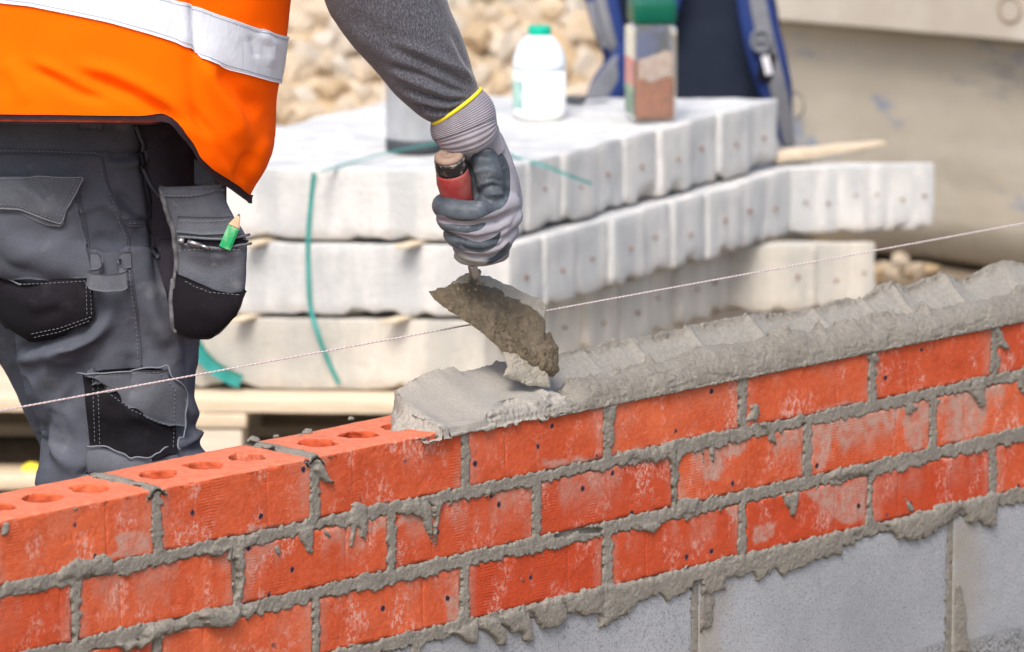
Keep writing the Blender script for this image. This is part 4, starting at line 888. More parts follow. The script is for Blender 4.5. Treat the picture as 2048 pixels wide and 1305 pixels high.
# ring adjuster, tag, side loop, buckles
cc = bp(1522, 82, -.055); t = np.linspace(0, 2*np.pi, 40); P = cc+np.stack([np.cos(t)*.0155, t*0, np.sin(t)*.0185], 1); v, f = tube(P[:-1], .0042, 10, caps=False); n_ = 39
f += [((n_-1)*10+j, (n_-1)*10+(j+1) % 10, (j+1) % 10, j) for j in range(10)]; obj('ring_adjuster', v, f, GRYP, pack)
box_obj('adjuster_bar', cc, (.028, .005, .007), GRYP, pack, r=.002)
box_obj('adjuster_back', cc+np.array([0, .004, 0]), (.026, .003, .030), simple('grey_webbing_patch', (.17, .18, .2)), pack, r=.001)
box_obj('strap_pocket', bp(1533, 135, -.046), (.026, .004, .050), BLACK, pack, r=.001, R=np.array(Matrix.Rotation(-.18, 3, 'Y')).T)
box_obj('fabric_tag', bp(1534, 130, -.050), (.013, .003, .036), simple('white_tag', (.62, .62, .66)), pack, r=.001, R=np.array(Matrix.Rotation(.25, 3, 'Y')).T)
t = np.linspace(-1.5, 1.9, 20); P = bp(1590, 212, -.01)+np.stack([np.cos(t)*.017, t*0, np.sin(t)*.024], 1)
S = np.stack([P-np.array([0, .008, 0]), P+np.array([0, .008, 0])], 1); N = np.stack([np.cos(t), t*0, np.sin(t)], 1)[:, None]*np.ones((1, 2, 1)); solid_grid('side_loop', S, N, .002, GREYW, pack)
bk = at_top(1150, 212); box_obj('buckle', bk+np.array([0, .02, .008]), (.034, .024, .012), simple('dark_plastic', (.07, .075, .085), rough=.5), pack, rz=-.5, r=.004)
box_obj('buckle_tongue', bk+np.array([.038, .04, .010]), (.040, .018, .006), GREYW, pack, rz=.5, r=.002)
box_obj('buckle', bp(1570, 283, -.005), (.016, .012, .020), RUB, pack, r=.004)
# split plank lying on the middle layer
c = atZ(1655, 300, ZL[1]+HL+.02); V, f = rbox((-.11, -.02, -.008), (.11, .02, .008), .003, .02, .004, 14, 5); V = V.copy(); V[:, 1] *= 1-.5*np.clip(V[:, 0]/.11, 0, 1); V[:, 2] *= 1-.6*np.clip(V[:, 0]/.11, 0, 1)
Rz = np.array(Matrix.Rotation(.45, 3, 'Z'))@np.array(Matrix.Rotation(-.05, 3, 'Y')); o = obj('broken_board', V@Rz.T+c, f, WOOD, origin=c); tag(o, 'pale splintered board lying on the middle layer right of the backpack', 'board')
# ================================================================== MORTAR TUB
Y1 = 10.61
tub = empty('mortar_tub', (1.15, Y1+.55, 0), 'big beige mortar caked plastic tub with a thick rim at the right', 'tub')
def tub_ring(z, inset, r):
    # rounded rectangle plan, front at Y1
    x0, x1, y0, y1 = .33+inset, 1.88-inset, Y1+inset, Y1+1.15-inset; pts = []
    for (cx, cy, a0) in [(x0+r, y0+r, 180), (x1-r, y0+r, 270), (x1-r, y1-r, 0), (x0+r, y1-r, 90)]:
        for a in np.linspace(a0, a0+90, 9): pts.append((cx+r*math.cos(math.radians(a)), cy+r*math.sin(math.radians(a)), z))
        nx = {180: (x1-r, y0), 270: (x1, y1-r), 0: (x0+r, y1), 90: (x0, y0+r)}[a0]; px_, py_ = pts[-1][:2]
        for t in np.linspace(0, 1, 14)[1:-1]: pts.append((px_+(nx[0]-px_)*t, py_+(nx[1]-py_)*t, z))
    return pts
RT = np.array(Matrix.Rotation(math.radians(-35), 3, 'Z')); piv = np.array([.33, Y1, 0])
rot_t = lambda G: (np.asarray(G)-piv)@RT.T+piv
rings = [(.012, .30, .1), (.012, .16, .12), (.03, .135, .12), (.06, .115, .12)]+[(z, .10-.08*(z-.06)/.42, .12) for z in np.linspace(.09, .475, 24)]
G = rot_t([tub_ring(*q) for q in rings]); G = G+outward(G, gnormals(G, True))*(.006*fbm(G, 6, 3, 95)+.003*fbm(G, 30, 3, 96))[..., None]
ring_obj('body', G, TUB, tub)
TUBR = simple('dusty_grey_plastic', (.50, .47, .42), (.38, .34, .29), 5, .7)
rings = [(.482, .03, .12), (.480, .0, .12), (.479, -.038, .15), (.480, -.044, .15), (.484, -.045, .15), (.490, -.045, .15), (.59, -.047, .15), (.595, -.047, .15), (.60, -.044, .15), (.604, -.01, .13), (.60, .01, .12), (.50, .05, .12), (.30, .12, .12), (.30, .25, .12)]
G = rot_t([tub_ring(*q) for q in rings]); ring_obj('rim', G, TUBR, tub)
nt_ = RT@np.array([0, -1., 0]); pp_ = piv+nt_*.047; rd_ = ray(2020, 20); hc = CAMP+rd_*(((pp_-CAMP)@nt_)/(rd_@nt_)); v, f = lathe([(.0, -.004), (.017, -.004), (.020, .0005), (.023, .0025), (.026, .0005), (.0262, -.004)], hc, 28, axis=nt_); obj('drain_hole', v, f, simple('hole_shade_brown', (.22, .17, .12), (.30, .24, .18), 40), tub)  # dished disc for the open hole; shade inside put into the brown
# ================================================================== RUBBLE HEAP
def stone(c, r, seed):
    a = np.linspace(0, np.pi, 14); b = np.linspace(0, 2*np.pi, 20, endpoint=False); A, B = np.meshgrid(a, b, indexing='ij'); N = np.stack([np.sin(A)*np.cos(B), np.sin(A)*np.sin(B), np.cos(A)], -1)
    rs = np.random.default_rng(seed); d = np.full(N.shape[:2], 1.5)
    for _ in range(11):
        k = rs.normal(size=3); k /= np.linalg.norm(k); q = rs.uniform(.62, 1.0)/np.maximum(N@k, .05); d = np.minimum(d, q)
    d = np.minimum(d, 1.25)*(1+.05*fbm(N+seed, 4, 2, 3)); sc = np.array([rs.uniform(.8, 1.35), rs.uniform(.8, 1.2), rs.uniform(.65, 1.0)]); R = np.array(Matrix.Rotation(rs.uniform(0, 6), 3, 'Z')@Matrix.Rotation(rs.uniform(-.5, .5), 3, 'X'))
    V = (N*d[..., None]*sc*r).reshape(-1, 3)@R.T+c; return V, [tuple(q) for q in gridf(14, 20, True)]
def heapz(x, y): return np.clip((y-10.3)*.42, 0, 1.9)*sstep(.50, .12, x+0*y)*sstep(-4.5, -3, x)
xs = np.linspace(-5, 2.2, 120); ys = np.linspace(10.1, 16, 90); X, Y = np.meshgrid(xs, ys, indexing='ij'); Q = np.stack([X, Y, X*0], -1); Z = heapz(X, Y)+.05*fbm(Q, 9, 3, 97)-.03
o = obj('stone_heap', np.stack([X, Y, Z], -1).reshape(-1, 3), gridf(*X.shape), simple('rubble_fines', (.42, .32, .20), (.58, .48, .36), 14, .95, bscale=30, bd=.02), origin=(-1, 12.5, 0)); tag(o, 'sloping heap of beige rubble and fines behind the lintel stack', 'rubble heap', kind='stuff')
rr = np.random.default_rng(11); n = 0; protos = []
for i in range(14):
    V, f = stone(np.zeros(3), 1.0, 100+i); protos.append(mkmesh('rubble_stone', V, f, STONE, False))
for i in range(6000):
    px, py = rr.uniform(*((520, 1230) if i < 4200 else (60, 540))), rr.uniform(-60, 300); Y = None
    d_ = ray(px, py); yy = np.linspace(10.2, 16, 200); k = yy/d_[1]; zz = CAMZ+d_[2]*k; xx = d_[0]*k; hit = np.where(zz <= heapz(xx, yy)-.02)[0]
    if len(hit) == 0: continue
    P = np.array([xx[hit[0]], yy[hit[0]], zz[hit[0]]]); r = rr.choice([.022, .03, .038, .05], p=[.3, .35, .25, .1])
    if 'placed' not in globals(): placed = []
    if any(np.hypot(*(P[[0, 2]]-q[[0, 2]])) < (r+rq)*.62 for q, rq in placed): continue
    placed.append((P, r)); o = bpy.data.objects.new('rubble_stone', protos[i % 14]); COL.objects.link(o); o.location = Vector(P+np.array([0, -.0, .01])); o.scale = (r*1.15,)*3; o.rotation_euler = (rr.uniform(0, 6), rr.uniform(0, 6), rr.uniform(0, 6))
    tag(o, 'rough beige lump of rubble on the heap behind the lintel stack', 'stone', 'stones of the rubble heap'); n += 1
    if n >= 285: break
# a few stones at the foot of the tub
for i, (x, y, r) in enumerate([(1770, 535, .018), (1800, 528, .022), (1828, 540, .020), (1862, 538, .014), (1752, 548, .020), (1785, 552, .014), (1815, 552, .012)]):
    P = atZ(x, y, .012); o = bpy.data.objects.new('rubble_stone', protos[i]); COL.objects.link(o); o.location = Vector(P); o.scale = (r,)*3; o.rotation_euler = (i, i*2, i*3)
    tag(o, 'small tan stone on the earth at the foot of the tub', 'stone', 'stones at the foot of the tub')
# yellow cap on the ground behind the leg
c = atZ(64, 966, .0); v, f = lathe([(.0, .0), (.019, .0), (.021, .004), (.020, .016), (.015, .027), (.007, .032), (.0, .033)], c, 28); o = obj('yellow_marker_cap', v, f, simple('yellow_plastic', (.80, .66, .06), rough=.5), origin=c); tag(o, 'small bright yellow plastic cap on the ground beside the left boot', 'cap')
# ================================================================== THE BRICKLAYER
YP = 6.0
per = empty('person', atY(200, 240, YP)*np.array([1, 1, 0]), 'worker in orange hi vis vest, grey work trousers and gloves bending over the wall', 'person')
def ring_parts(G):
    n, m = G.shape[:2]; return (G.reshape(-1, 3), [tuple(q) for q in gridf(n, m, True)]+[tuple(range(m))[::-1], tuple(range((n-1)*m, n*m))])
# --- trousers: seat and both legs as one skin of cloth
seat = loft([(-150, 160, 440, 160, 6.02, .62), (-140, 240, 428, 240, 6.02, .64), (-150, 340, 408, 340, 6.02, .68), (-150, 430, 402, 430, 6.02, .70), (-110, 520, 400, 520, 6.02, .70), (-40, 600, 398, 600, 6.02, .66), (30, 640, 396, 645, 6.01, .55)], 50, 56)
legr = loft([(-40, 500, 398, 500, 5.98, .62), (0, 590, 399, 590, 5.97, .62), (26, 660, 398, 664, 5.97, .60), (30, 705, 397, 700, 5.97, .60), (46, 750, 395, 750, 5.97, .60), (62, 800, 392, 800, 5.97, .62), (86, 865, 390, 850, 5.97, .62), (78, 915, 402, 890, 5.97, .62), (73, 960, 425, 925, 5.97, .62), (90, 1050, 430, 1020, 5.98, .62), (120, 1250, 400, 1230, 6.0, .6), (130, 1500, 385, 1500, 6.0, .6), (110, 1800, 400, 1800, 6.0, .62), (105, 1870, 405, 1870, 6.0, .62)], 90, 56)
legl = loft([(-150, 500, 200, 500, 6.20, .5), (-90, 620, 240, 620, 6.20, .55), (-30, 690, 260, 690, 6.20, .55), (2, 735, 262, 730, 6.20, .55), (46, 825, 266, 810, 6.2, .55), (82, 900, 270, 880, 6.2, .55), (92, 980, 275, 970, 6.2, .55), (100, 1250, 285, 1230, 6.22, .6), (90, 1500, 270, 1500, 6.24, .6), (70, 1740, 290, 1740, 6.25, .6), (68, 1790, 292, 1790, 6.25, .6)], 70, 48)
V, f, N = remesh([ring_parts(seat), ring_parts(legr), ring_parts(legl)], .0036, 4)
FT = [  # folds of the trousers: stroke, width px, height m
 ([(30, 707), (60, 690), (110, 672), (190, 660)], 9, -.005), ([(28, 722), (80, 712), (150, 690), (230, 640)], 14, .0055), ([(60, 800), (110, 720), (190, 660), (240, 560)], 22, .004), ([(75, 940), (95, 860), (130, 790), (190, 690)], 18, -.006),
 ([(100, 880), (120, 800), (160, 740)], 14, .005), ([(215, 590), (190, 640), (150, 690)], 14, -.004), ([(150, 940), (110, 900), (90, 850)], 14, .004), ([(250, 960), (180, 945), (150, 960)], 12, -.004),
 ([(215, 315), (250, 312), (300, 298)], 7, -.003), ([(210, 330), (260, 330), (305, 315)], 8, .0025), ([(370, 640), (385, 740), (372, 830)], 14, -.004), ([(398, 690), (380, 780), (384, 860)], 12, .003), ([(345, 900), (385, 880), (400, 860)], 10, .004),
 ([(190, 380), (240, 430), (290, 440)], 14, .0025), ([(180, 470), (230, 500), (270, 560)], 15, -.0022), ([(255, 610), (300, 700), (350, 730)], 20, -.003), ([(290, 560), (310, 640), (340, 700)], 18, .003), ([(10, 480), (70, 510), (150, 540)], 16, .0035), ([(0, 300), (90, 300), (190, 310)], 10, -.0015),
 ([(235, 380), (275, 430), (330, 470)], 10, -.0035), ([(280, 260), (310, 400), (325, 600)], 14, -.0055), ([(265, 700), (262, 800)], 20, -.003), ([(130, 560), (60, 575), (0, 560)], 8, -.002)]
FT = [(a, b, c*2.3) for a, b, c in FT]+[([(190+(y-318)*.22, y+2), (222+(y-318)*.26, y-3)], 3.2, .0016) for y in range(300, 436, 11)]+[([(232+(y-440)*.13, y+3), (262+(y-440)*.13, y-3)], 3.2, .0015) for y in range(446, 720, 12)]+[([(158, y), (178, y-3)], 3, .0013) for y in range(400, 550, 12)]
V = folds(V, N, FT); Vw = V+fbm(V, 9, 2, 60)[:, None]*.02; rd1 = np.clip(1-np.abs(fbm(Vw*np.array([1, 1, 1.5]), 13, 2, 61))*2.4, 0, 1)**2; rd2 = np.clip(1-np.abs(fbm(Vw*np.array([1.4, 1.4, .8]), 26, 2, 64))*2.4, 0, 1)**2
V = V+N*(rd1*.0042+rd2*.0020*sstep(-.2, .3, fbm(V, 8, 2, 65))+fbm(V, 22, 3, 61)*.0010+fbm(V, 70, 2, 62)*.0006-.002)[:, None]
trs = obj('trousers', V, f, TROUS, per)
B = bvh_of(V, f)
def tubes(name, runs, m, parent, r=.0008, off=.0008, b=None):
    P = [seam('x', b or B, p, None, None, r, off) for p in runs]; V, f = merge(P); return obj(name, V, f, m, parent)
def stitches(name, runs, m, parent, b=None, r=.00036, off=.0009, dash=5, gap=3.5):
    out = []
    for p in runs:
        p = np.array(p, float); d = np.concatenate([[0], np.cumsum(np.hypot(*np.diff(p, axis=0).T))]); t = 0
        ts = np.arange(0, d[-1]-dash, dash+gap); q = np.stack([np.interp(np.stack([ts, ts+dash/2, ts+dash], 1), d, p[:, k]) for k in (0, 1)], -1)
        if len(ts) == 0: continue
        P = drop(b or B, q[..., 0], q[..., 1], off)
        for x in P: out.append(tube(x, r, 5))
    V, f = merge(out); return obj(name, V, f, m, parent)
def bo(os):
    os = os if isinstance(os, list) else [os]; Vs, Fs, k = [], [], 0
    for o in os:
        w_ = wloc(o); Vs += [tuple(np.array(v.co)+w_) for v in o.data.vertices]; Fs += [tuple(i+k for i in p.vertices) for p in o.data.polygons]; k = len(Vs)
    return BVHTree.FromPolygons(Vs, Fs)
# waistband, belt loop, seams
cloth_patch('waistband', B, [(-60, 240), (60, 243), (200, 243), (300, 240), (420, 236)], [(-60, 296), (60, 297), (200, 306), (300, 300), (420, 285)], TROUS, trs, .0022, .002)
cloth_patch('belt_loop', B, [(160, 240), (203, 240)], [(158, 262), (202, 264)], TROUSL, trs, .0055, .0022)
runs = [[(0, 308), (90, 310), (200, 314)], [(0, 296), (100, 297), (196, 302)], [(203, 262), (203, 310), (212, 360), (236, 420), (256, 470), (266, 560), (270, 600)], [(266, 560), (276, 640), (282, 720), (283, 735)], [(160, 390), (168, 430), (176, 480), (180, 520), (184, 555)], [(250, 440), (300, 434)], [(255, 452), (300, 455)]]
tubes('seams', runs, SEAMD, trs, .0012, .0004)
stitches('stitching', [[(x-6, y) for x, y in r] for r in runs[2:5]]+[[(0, 302), (196, 306)], [(258, 447), (298, 446)]], THREAD, trs)
# puckers along the seams
# back pocket with its flap and black lower panel
fl = cloth_patch('pocket_body', B, [(-90, 370), (-20, 368), (60, 372), (150, 380)], [(-70, 560), (0, 556), (80, 560), (186, 556)], TROUS, trs, .004, .003, bulge=.010, fl=[([(10, 530), (80, 500), (150, 480)], 16, .004), ([(20, 450), (90, 470), (160, 440)], 18, -.003)])
Bp = bvh_of([tuple(np.array(v.co)+wloc(fl)) for v in fl.data.vertices], [tuple(p.vertices) for p in fl.data.polygons])
bkp = cloth_patch('black_panel', B, [(-70, 545), (-40, 540), (0, 546), (40, 562), (90, 560), (140, 555), (186, 556)], [(-20, 600), (0, 612), (20, 650), (62, 677), (120, 664), (160, 650), (188, 640)], BLACK, trs, .0068, .003, bulge=.008, fl=[([(30, 600), (90, 610), (150, 590)], 14, .003), ([(60, 640), (120, 620)], 10, -.003)])
stitches('panel_stitching', [[(0, 552), (44, 570), (92, 568), (180, 562)], [(180, 565), (183, 632)], [(172, 565), (174, 634)], [(182, 634), (120, 656), (62, 668)], [(178, 642), (118, 664), (62, 676)]], THREAD, trs, b=bo(bkp), off=.0006)
flp = cloth_patch('pocket_flap', B, [(-100, 350), (-20, 349), (60, 350), (120, 351), (168, 352)], [(-100, 415), (-20, 417), (40, 420), (80, 436), (122, 450)], TROUSL, trs, .013, .0022, bulge=.006, fl=[([(20, 360), (80, 400), (110, 440)], 12, .005), ([(60, 355), (100, 400)], 10, -.004)])
stitches('flap_stitching', [[(-60, 358), (160, 360)], [(158, 362), (118, 440)], [(150, 360), (111, 436)], [(110, 440), (72, 425), (30, 411), (-30, 408)]], THREAD, trs, b=bo(flp), off=.0006)
# hammer loop
def arc(pts, n=30): return spl(np.linspace(0, len(pts)-1, n), np.array(pts, float))
up = drop(B, *np.array([(183, 512), (190, 520), (182, 535), (179, 560), (195, 573), (219, 576), (245, 573), (257, 560), (254, 535), (243, 522), (250, 508), (262, 505)]).T, .004)
lift = np.array([.001, .006, .014, .020, .023, .024, .023, .020, .014, .008, .003, .001]); dn = np.array([0, -1., 0])
G0 = spl(np.linspace(0, 11, 50), up+dn*lift[:, None]); 
hl_top = drop(B, *np.array([(180, 504), (190, 504), (200, 540), (180, 536)]).T, .004)
P0 = arc([(181, 506), (196, 508), (203, 520), (200, 534), (182, 536), (190, 540), (220, 542), (250, 540), (257, 534), (240, 530), (238, 516), (246, 507), (262, 504)], 60)
P1 = arc([(182, 540), (194, 542), (200, 550), (196, 560), (180, 566), (188, 573), (220, 576), (248, 573), (257, 566), (246, 556), (244, 546), (250, 540), (264, 538)], 60)
lf = np.interp(np.linspace(0, 12, 60), range(13), [.0, .001, .006, .010, .018, .022, .024, .022, .018, .012, .006, .002, .0])
A_ = drop(B, P0[:, 0], P0[:, 1], .003)+dn*lf[:, None]; B_ = drop(B, P1[:, 0], P1[:, 1], .003)+dn*lf[:, None]
vv = np.linspace(0, 1, 8)[None, :, None]; G = A_[:, None]*(1-vv)+B_[:, None]*vv; N_ = gnormals(G); N_ *= np.sign((N_*(CAMP-G)).sum(-1))[..., None]
solid_grid('hammer_loop', G, N_, .0018, TROUSL, trs)
# leg pocket
kp = cloth_patch('leg_pocket', B, [(168, 748), (205, 740), (260, 736), (322, 737), (338, 750)], [(182, 905), (205, 914), (260, 920), (320, 918), (354, 905)], BLACK, trs, .003, .003, bulge=.007, fl=[([(200, 780), (270, 830), (350, 870)], 8, .002)])
kf = cloth_patch('pocket_facing', B, [(172, 748), (205, 741), (262, 736), (330, 737), (356, 776)], [(205, 758), (232, 790), (270, 820), (310, 840), (358, 852)], TROUSL, trs, .0115, .002, bulge=.002)
cloth_patch('pocket_hem', B, [(178, 890), (210, 898), (262, 916), (300, 916)], [(168, 960), (210, 970), (262, 985), (300, 990)], TROUSL, trs, .0075, .0025, bulge=.003)
stitches('pocket_stitching', [[(186, 760), (190, 890)], [(196, 765), (200, 895)], [(215, 785), (262, 820), (345, 856)], [(350, 780), (346, 900)], [(220, 750), (318, 745), (350, 780)]], THREAD, trs, b=bo([kp, kf]), off=.0006)
tubes('flap_edge', [[(-60, 350), (60, 351), (168, 353), (122, 449), (80, 435), (40, 419), (-30, 416)]], THREAD, flp, .0008, .0003, b=bo(flp))
tubes('pocket_edge', [[(170, 749), (205, 740), (262, 735), (328, 736), (357, 776), (357, 850), (352, 905)], [(178, 892), (215, 900), (262, 917), (330, 908)]], THREAD, trs, .0009, .0120)
# --- holster pocket hanging at the hip
pg = loft([(318, 372, 452, 366, 5.90, .34), (322, 400, 452, 396, 5.90, .36), (336, 440, 470, 436, 5.90, .38), (350, 480, 492, 476, 5.90, .40), (352, 540, 492, 536, 5.90, .42), (346, 590, 490, 584, 5.90, .44), (344, 625, 480, 618, 5.90, .42), (348, 655, 455, 650, 5.90, .34), (358, 670, 425, 676, 5.90, .22), (372, 676, 408, 680, 5.90, .10)], 80, 60, power=2.8)
NP = outward(pg, gnormals(pg, True))
pg = folds(pg, NP, [([(360, 520), (420, 545), (480, 520)], 16, -.003), ([(400, 600), (440, 640), (420, 670)], 14, .003), ([(380, 560), (400, 620), (390, 660)], 12, -.003), ([(370, 500), (440, 515), (490, 500)], 8, .0025), ([(430, 380), (440, 430)], 10, .002)]); pg = pg+NP*(fbm(pg, 30, 3, 63)*.0014)[..., None]
pouch = ring_obj('holster_pocket', pg[2:], TROUSL, per); pgV, pgF = ring_parts(pg[2:]); BP = bvh_of(pgV, pgF)
xx, yy = np.meshgrid(np.linspace(388, 453, 26), np.linspace(0, 1, 16), indexing='ij'); ty = np.interp(xx, [388, 420, 440, 453], [318, 338, 350, 366]); py_ = ty+(412-ty)*yy; Gp = atY(xx, py_, 5.945-.012*np.sin((xx-388)/65*np.pi)); Np = np.zeros_like(Gp); Np[..., 1] = -1; solid_grid('pocket_back', Gp, Np, .0022, TROUSL, pouch)
ring = pg[:7]; solid_grid('top_opening', pg[:7, np.r_[28:60, 0:1]][::-1], NP[:7, np.r_[28:60, 0:1]][::-1], .002, TROUSL, pouch)
cloth_patch('top_hem', BP, [(324, 378), (380, 377), (450, 364)], [(326, 394), (382, 394), (451, 382)], TROUSL, pouch, .002, .002)
cloth_patch('flap_band', BP, [(356, 432), (400, 434), (460, 434)], [(354, 464), (405, 470), (470, 468)], TROUSL, pouch, .003, .002)
cloth_patch('zip_opening', BP, [(358, 470), (405, 474), (450, 476), (492, 470)], [(358, 482), (405, 494), (450, 496), (493, 486)], BLACK, pouch, .0028, .002)
cloth_patch('black_panel', BP, [(345, 543), (385, 560), (430, 580), (460, 586), (490, 580)], [(352, 664), (380, 675), (405, 676), (425, 672), (470, 628)], BLACK, pouch, .0035, .002, bulge=.004)
stitches('stitching', [[(330, 390), (380, 390), (448, 378)], [(360, 440), (400, 442), (456, 440)], [(372, 562), (420, 584), (482, 588)], [(362, 500), (480, 502)]], THREAD, pouch, b=BP, off=.0055)
v1 = seam('a', BP, [(360, 472), (405, 476), (450, 478), (490, 472)], None, None, .0016, .005); v2 = seam('a', BP, [(362, 486), (400, 494), (450, 497), (493, 488)], None, None, .0016, .005)
V_, f_ = merge([v1, v2]); obj('zip_teeth', V_, f_, simple('zip_tape', (.05, .055, .075), (.16, .17, .19), 900, .5), pouch)
zp = drop(BP, np.array([362, 382, 402, 418]), np.array([478, 482, 489, 497]), .008)
V_, f_ = merge([tube([zp[0], zp[0]*.5+zp[1]*.5], .0035, 8), tube([zp[1]*.8+zp[0]*.2, zp[2]], .0026, 8), tube([zp[2], zp[3]], .0019, 8)]); obj('zip_pull', V_, f_, ZINC, pouch)
V_, f_ = merge([seam('a', BP, [(322, 376), (334, 420), (350, 470), (352, 540), (346, 600), (350, 668)], None, None, .0030, .001), seam('a', BP, [(350, 560), (346, 610), (350, 668)], None, None, .0036, .002)])
V_ = V_+(fbm(V_, 200, 2, 5)*.0006)[:, None]; obj('piping', V_, f_, simple('frayed_piping', (.15, .155, .165), (.05, .05, .055), 90, .9), pouch)
# hanging backing of the holster, its colour darkened for the shade between it and the leg
cloth_patch('holster_backing', B, [(262, 246), (300, 250), (350, 246), (396, 246)], [(345, 660), (352, 664), (360, 664), (385, 664)], m_cloth('shaded_grey_cloth', (.016, .014, .021), (.034, .030, .040), 10, 900, (.06, .055, .065)), trs, .006, .003, bulge=.004)
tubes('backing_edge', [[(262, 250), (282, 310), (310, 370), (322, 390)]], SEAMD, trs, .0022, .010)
# --- carpenter's pencil in the zip pocket
pa = drop(BP, np.array([452.]), np.array([488.]), .0075)[0]; pb = atY(478, 430, pa[1]+.002); ax = (pb-pa)/np.linalg.norm(pb-pa); Lp = np.linalg.norm(pb-pa)
pen = empty('pencil', pa-ax*.03, 'flat green carpenter pencil standing in the zipped hip pocket', 'pencil')
def flatrod(a, b, w0, w1, d0, d1, name, m, n=6):
    s = np.cross(ax, [0, 1., 0]); s /= np.linalg.norm(s); d = np.cross(s, ax); pr = [(1, .5), (.6, 1), (-.6, 1), (-1, .5), (-1, -.5), (-.6, -1), (.6, -1), (1, -.5)]; G = []
    for t in np.linspace(0, 1, n): w = w0+(w1-w0)*t; q = d0+(d1-d0)*t; G.append([a+(b-a)*t+s*w*x+d*q*y for x, y in pr])
    return obj(name, *ring_parts(np.array(G)), m, pen, smooth=False)
flatrod(pa-ax*.004, pa+ax*Lp*.60, .0066, .0066, .0036, .0036, 'painted_shaft', simple('green_paint', (.01, .30, .10), (.25, .50, .28), 55, .45, .4, lo=.5, hi=.7))
flatrod(pa+ax*Lp*.62, pa+ax*Lp*.96, .0064, .0020, .0034, .0018, 'sharpened_wood', simple('cedar', (.62, .42, .27), (.50, .32, .20), 60, .7))
flatrod(pa+ax*Lp*.96, pa+ax*Lp*1.03, .0019, .0008, .0017, .0006, 'lead', simple('graphite', (.12, .11, .12), rough=.5))
# --- vest
Rr = [(-700, 940), (-420, 800), (-200, 690), (-60, 604), (0, 581), (60, 575), (100, 571), (165, 563), (200, 556), (235, 553), (270, 551), (310, 543), (340, 532), (365, 518), (395, 503)]
Ll = [(-700, 260), (-420, 40), (-200, -80), (0, -150), (230, -160), (400, -160)]
HEM = [(-200, 232), (0, 233), (150, 235), (300, 236), (340, 238), (365, 262), (385, 290), (400, 320), (425, 343), (455, 362), (480, 380), (498, 394), (520, 396)]
VF = [([(55, 132), (110, 160), (160, 188), (222, 206)], 11, -.006), ([(60, 118), (130, 150), (200, 176)], 12, .004), ([(140, 146), (200, 162), (270, 190), (322, 222), (352, 244)], 14, -.0095), ([(150, 128), (230, 150), (320, 196), (370, 240)], 16, .006),
 ([(378, -40), (384, 40), (390, 100), (402, 116)], 7, -.006), ([(360, -40), (368, 40), (372, 100)], 12, .004), ([(402, 110), (430, 170), (470, 230), (500, 300)], 18, .008), ([(430, 130), (480, 190), (530, 230)], 20, -.006), ([(380, 100), (390, 160), (400, 240), (430, 320)], 16, -.003),
 ([(505, 300), (490, 340), (480, 370)], 10, -.007), ([(540, 270), (520, 320), (500, 370)], 12, .005), ([(520, 60), (545, 90), (538, 140)], 9, .004), ([(500, 70), (515, 120)], 7, -.003), ([(300, 250), (380, 260), (450, 300)], 14, .003), ([(0, 120), (30, 150), (60, 210)], 18, .003), ([(380, 210), (420, 260), (470, 350)], 9, -.004)]
VM = 220
def vest_pt(th, y, off=0.0):
    c = (pl(y, Rr)+pl(y, Ll))/2; hw = (pl(y, Rr)-pl(y, Ll))/2; ca = np.cos(th); x = c+hw*np.sign(ca)*np.abs(ca)**.92
    dep = .185*(.62+.38*np.clip((y+700)/900, 0, 1)); lean = -.03*sstep(-100, -700, y)
    Y = 5.985+lean-dep*np.sin(th)*(1+.0*y); return x, y, Y
def vest_grid(th, ya, yb, n, off):
    """ya,yb: functions of photo x; rows from ya down to yb"""
    th2 = th[None, :]; yy = np.full((n, len(th)), 0.)
    t = np.linspace(0, 1, n)[:, None]
    y = np.full((n, len(th)), 200.)
    for _ in range(14):
        x, _, _ = vest_pt(th2, y); xe = np.clip(x, -200, 520 if False else 600); y = .5*y+.5*(ya(xe)*(1-t)+yb(xe)*t)
    x, y, Y = vest_pt(th2, y); G = atY(x, y, Y)
    return G
th = np.linspace(0, 2*np.pi, VM, endpoint=False)
G = vest_grid(th, lambda x: np.full_like(x, -700.), lambda x: pl(x, HEM), 170, 0)
N = outward(G, gnormals(G, True)); wr = lambda G: (fbm(G, 7, 3, 65)*.006+fbm(G, 20, 2, 66)*.0016)
def vest_def(G, N, off=0.0): return folds(G, N, VF, off)+N*wr(G)[..., None]
Gv = vest_def(G, N)
Nv = outward(Gv, gnormals(Gv, True)); VV = np.concatenate([Gv.reshape(-1, 3), (Gv-Nv*.0015).reshape(-1, 3)]); n_, m_ = Gv.shape[:2]; q = gridf(n_, m_, True); a = np.arange(m_)+(n_-1)*m_; b_ = (np.arange(m_)+1) % m_+(n_-1)*m_
vest = obj('hi_vis_vest', VV, np.concatenate([q, q[:, ::-1]+n_*m_, np.stack([b_, a, a+n_*m_, b_+n_*m_], 1)]), VEST, per)
BUP = [(-200, -150), (0, -92), (150, -52), (380, 9), (395, 14), (430, 28), (500, 52), (540, 65), (575, 75), (600, 80)]
BLO = [(-200, -18), (0, 6), (60, 12), (150, 30), (220, 45), (300, 68), (350, 84), (384, 97), (402, 116), (420, 124), (460, 138), (500, 150), (540, 162), (566, 168), (600, 175)]
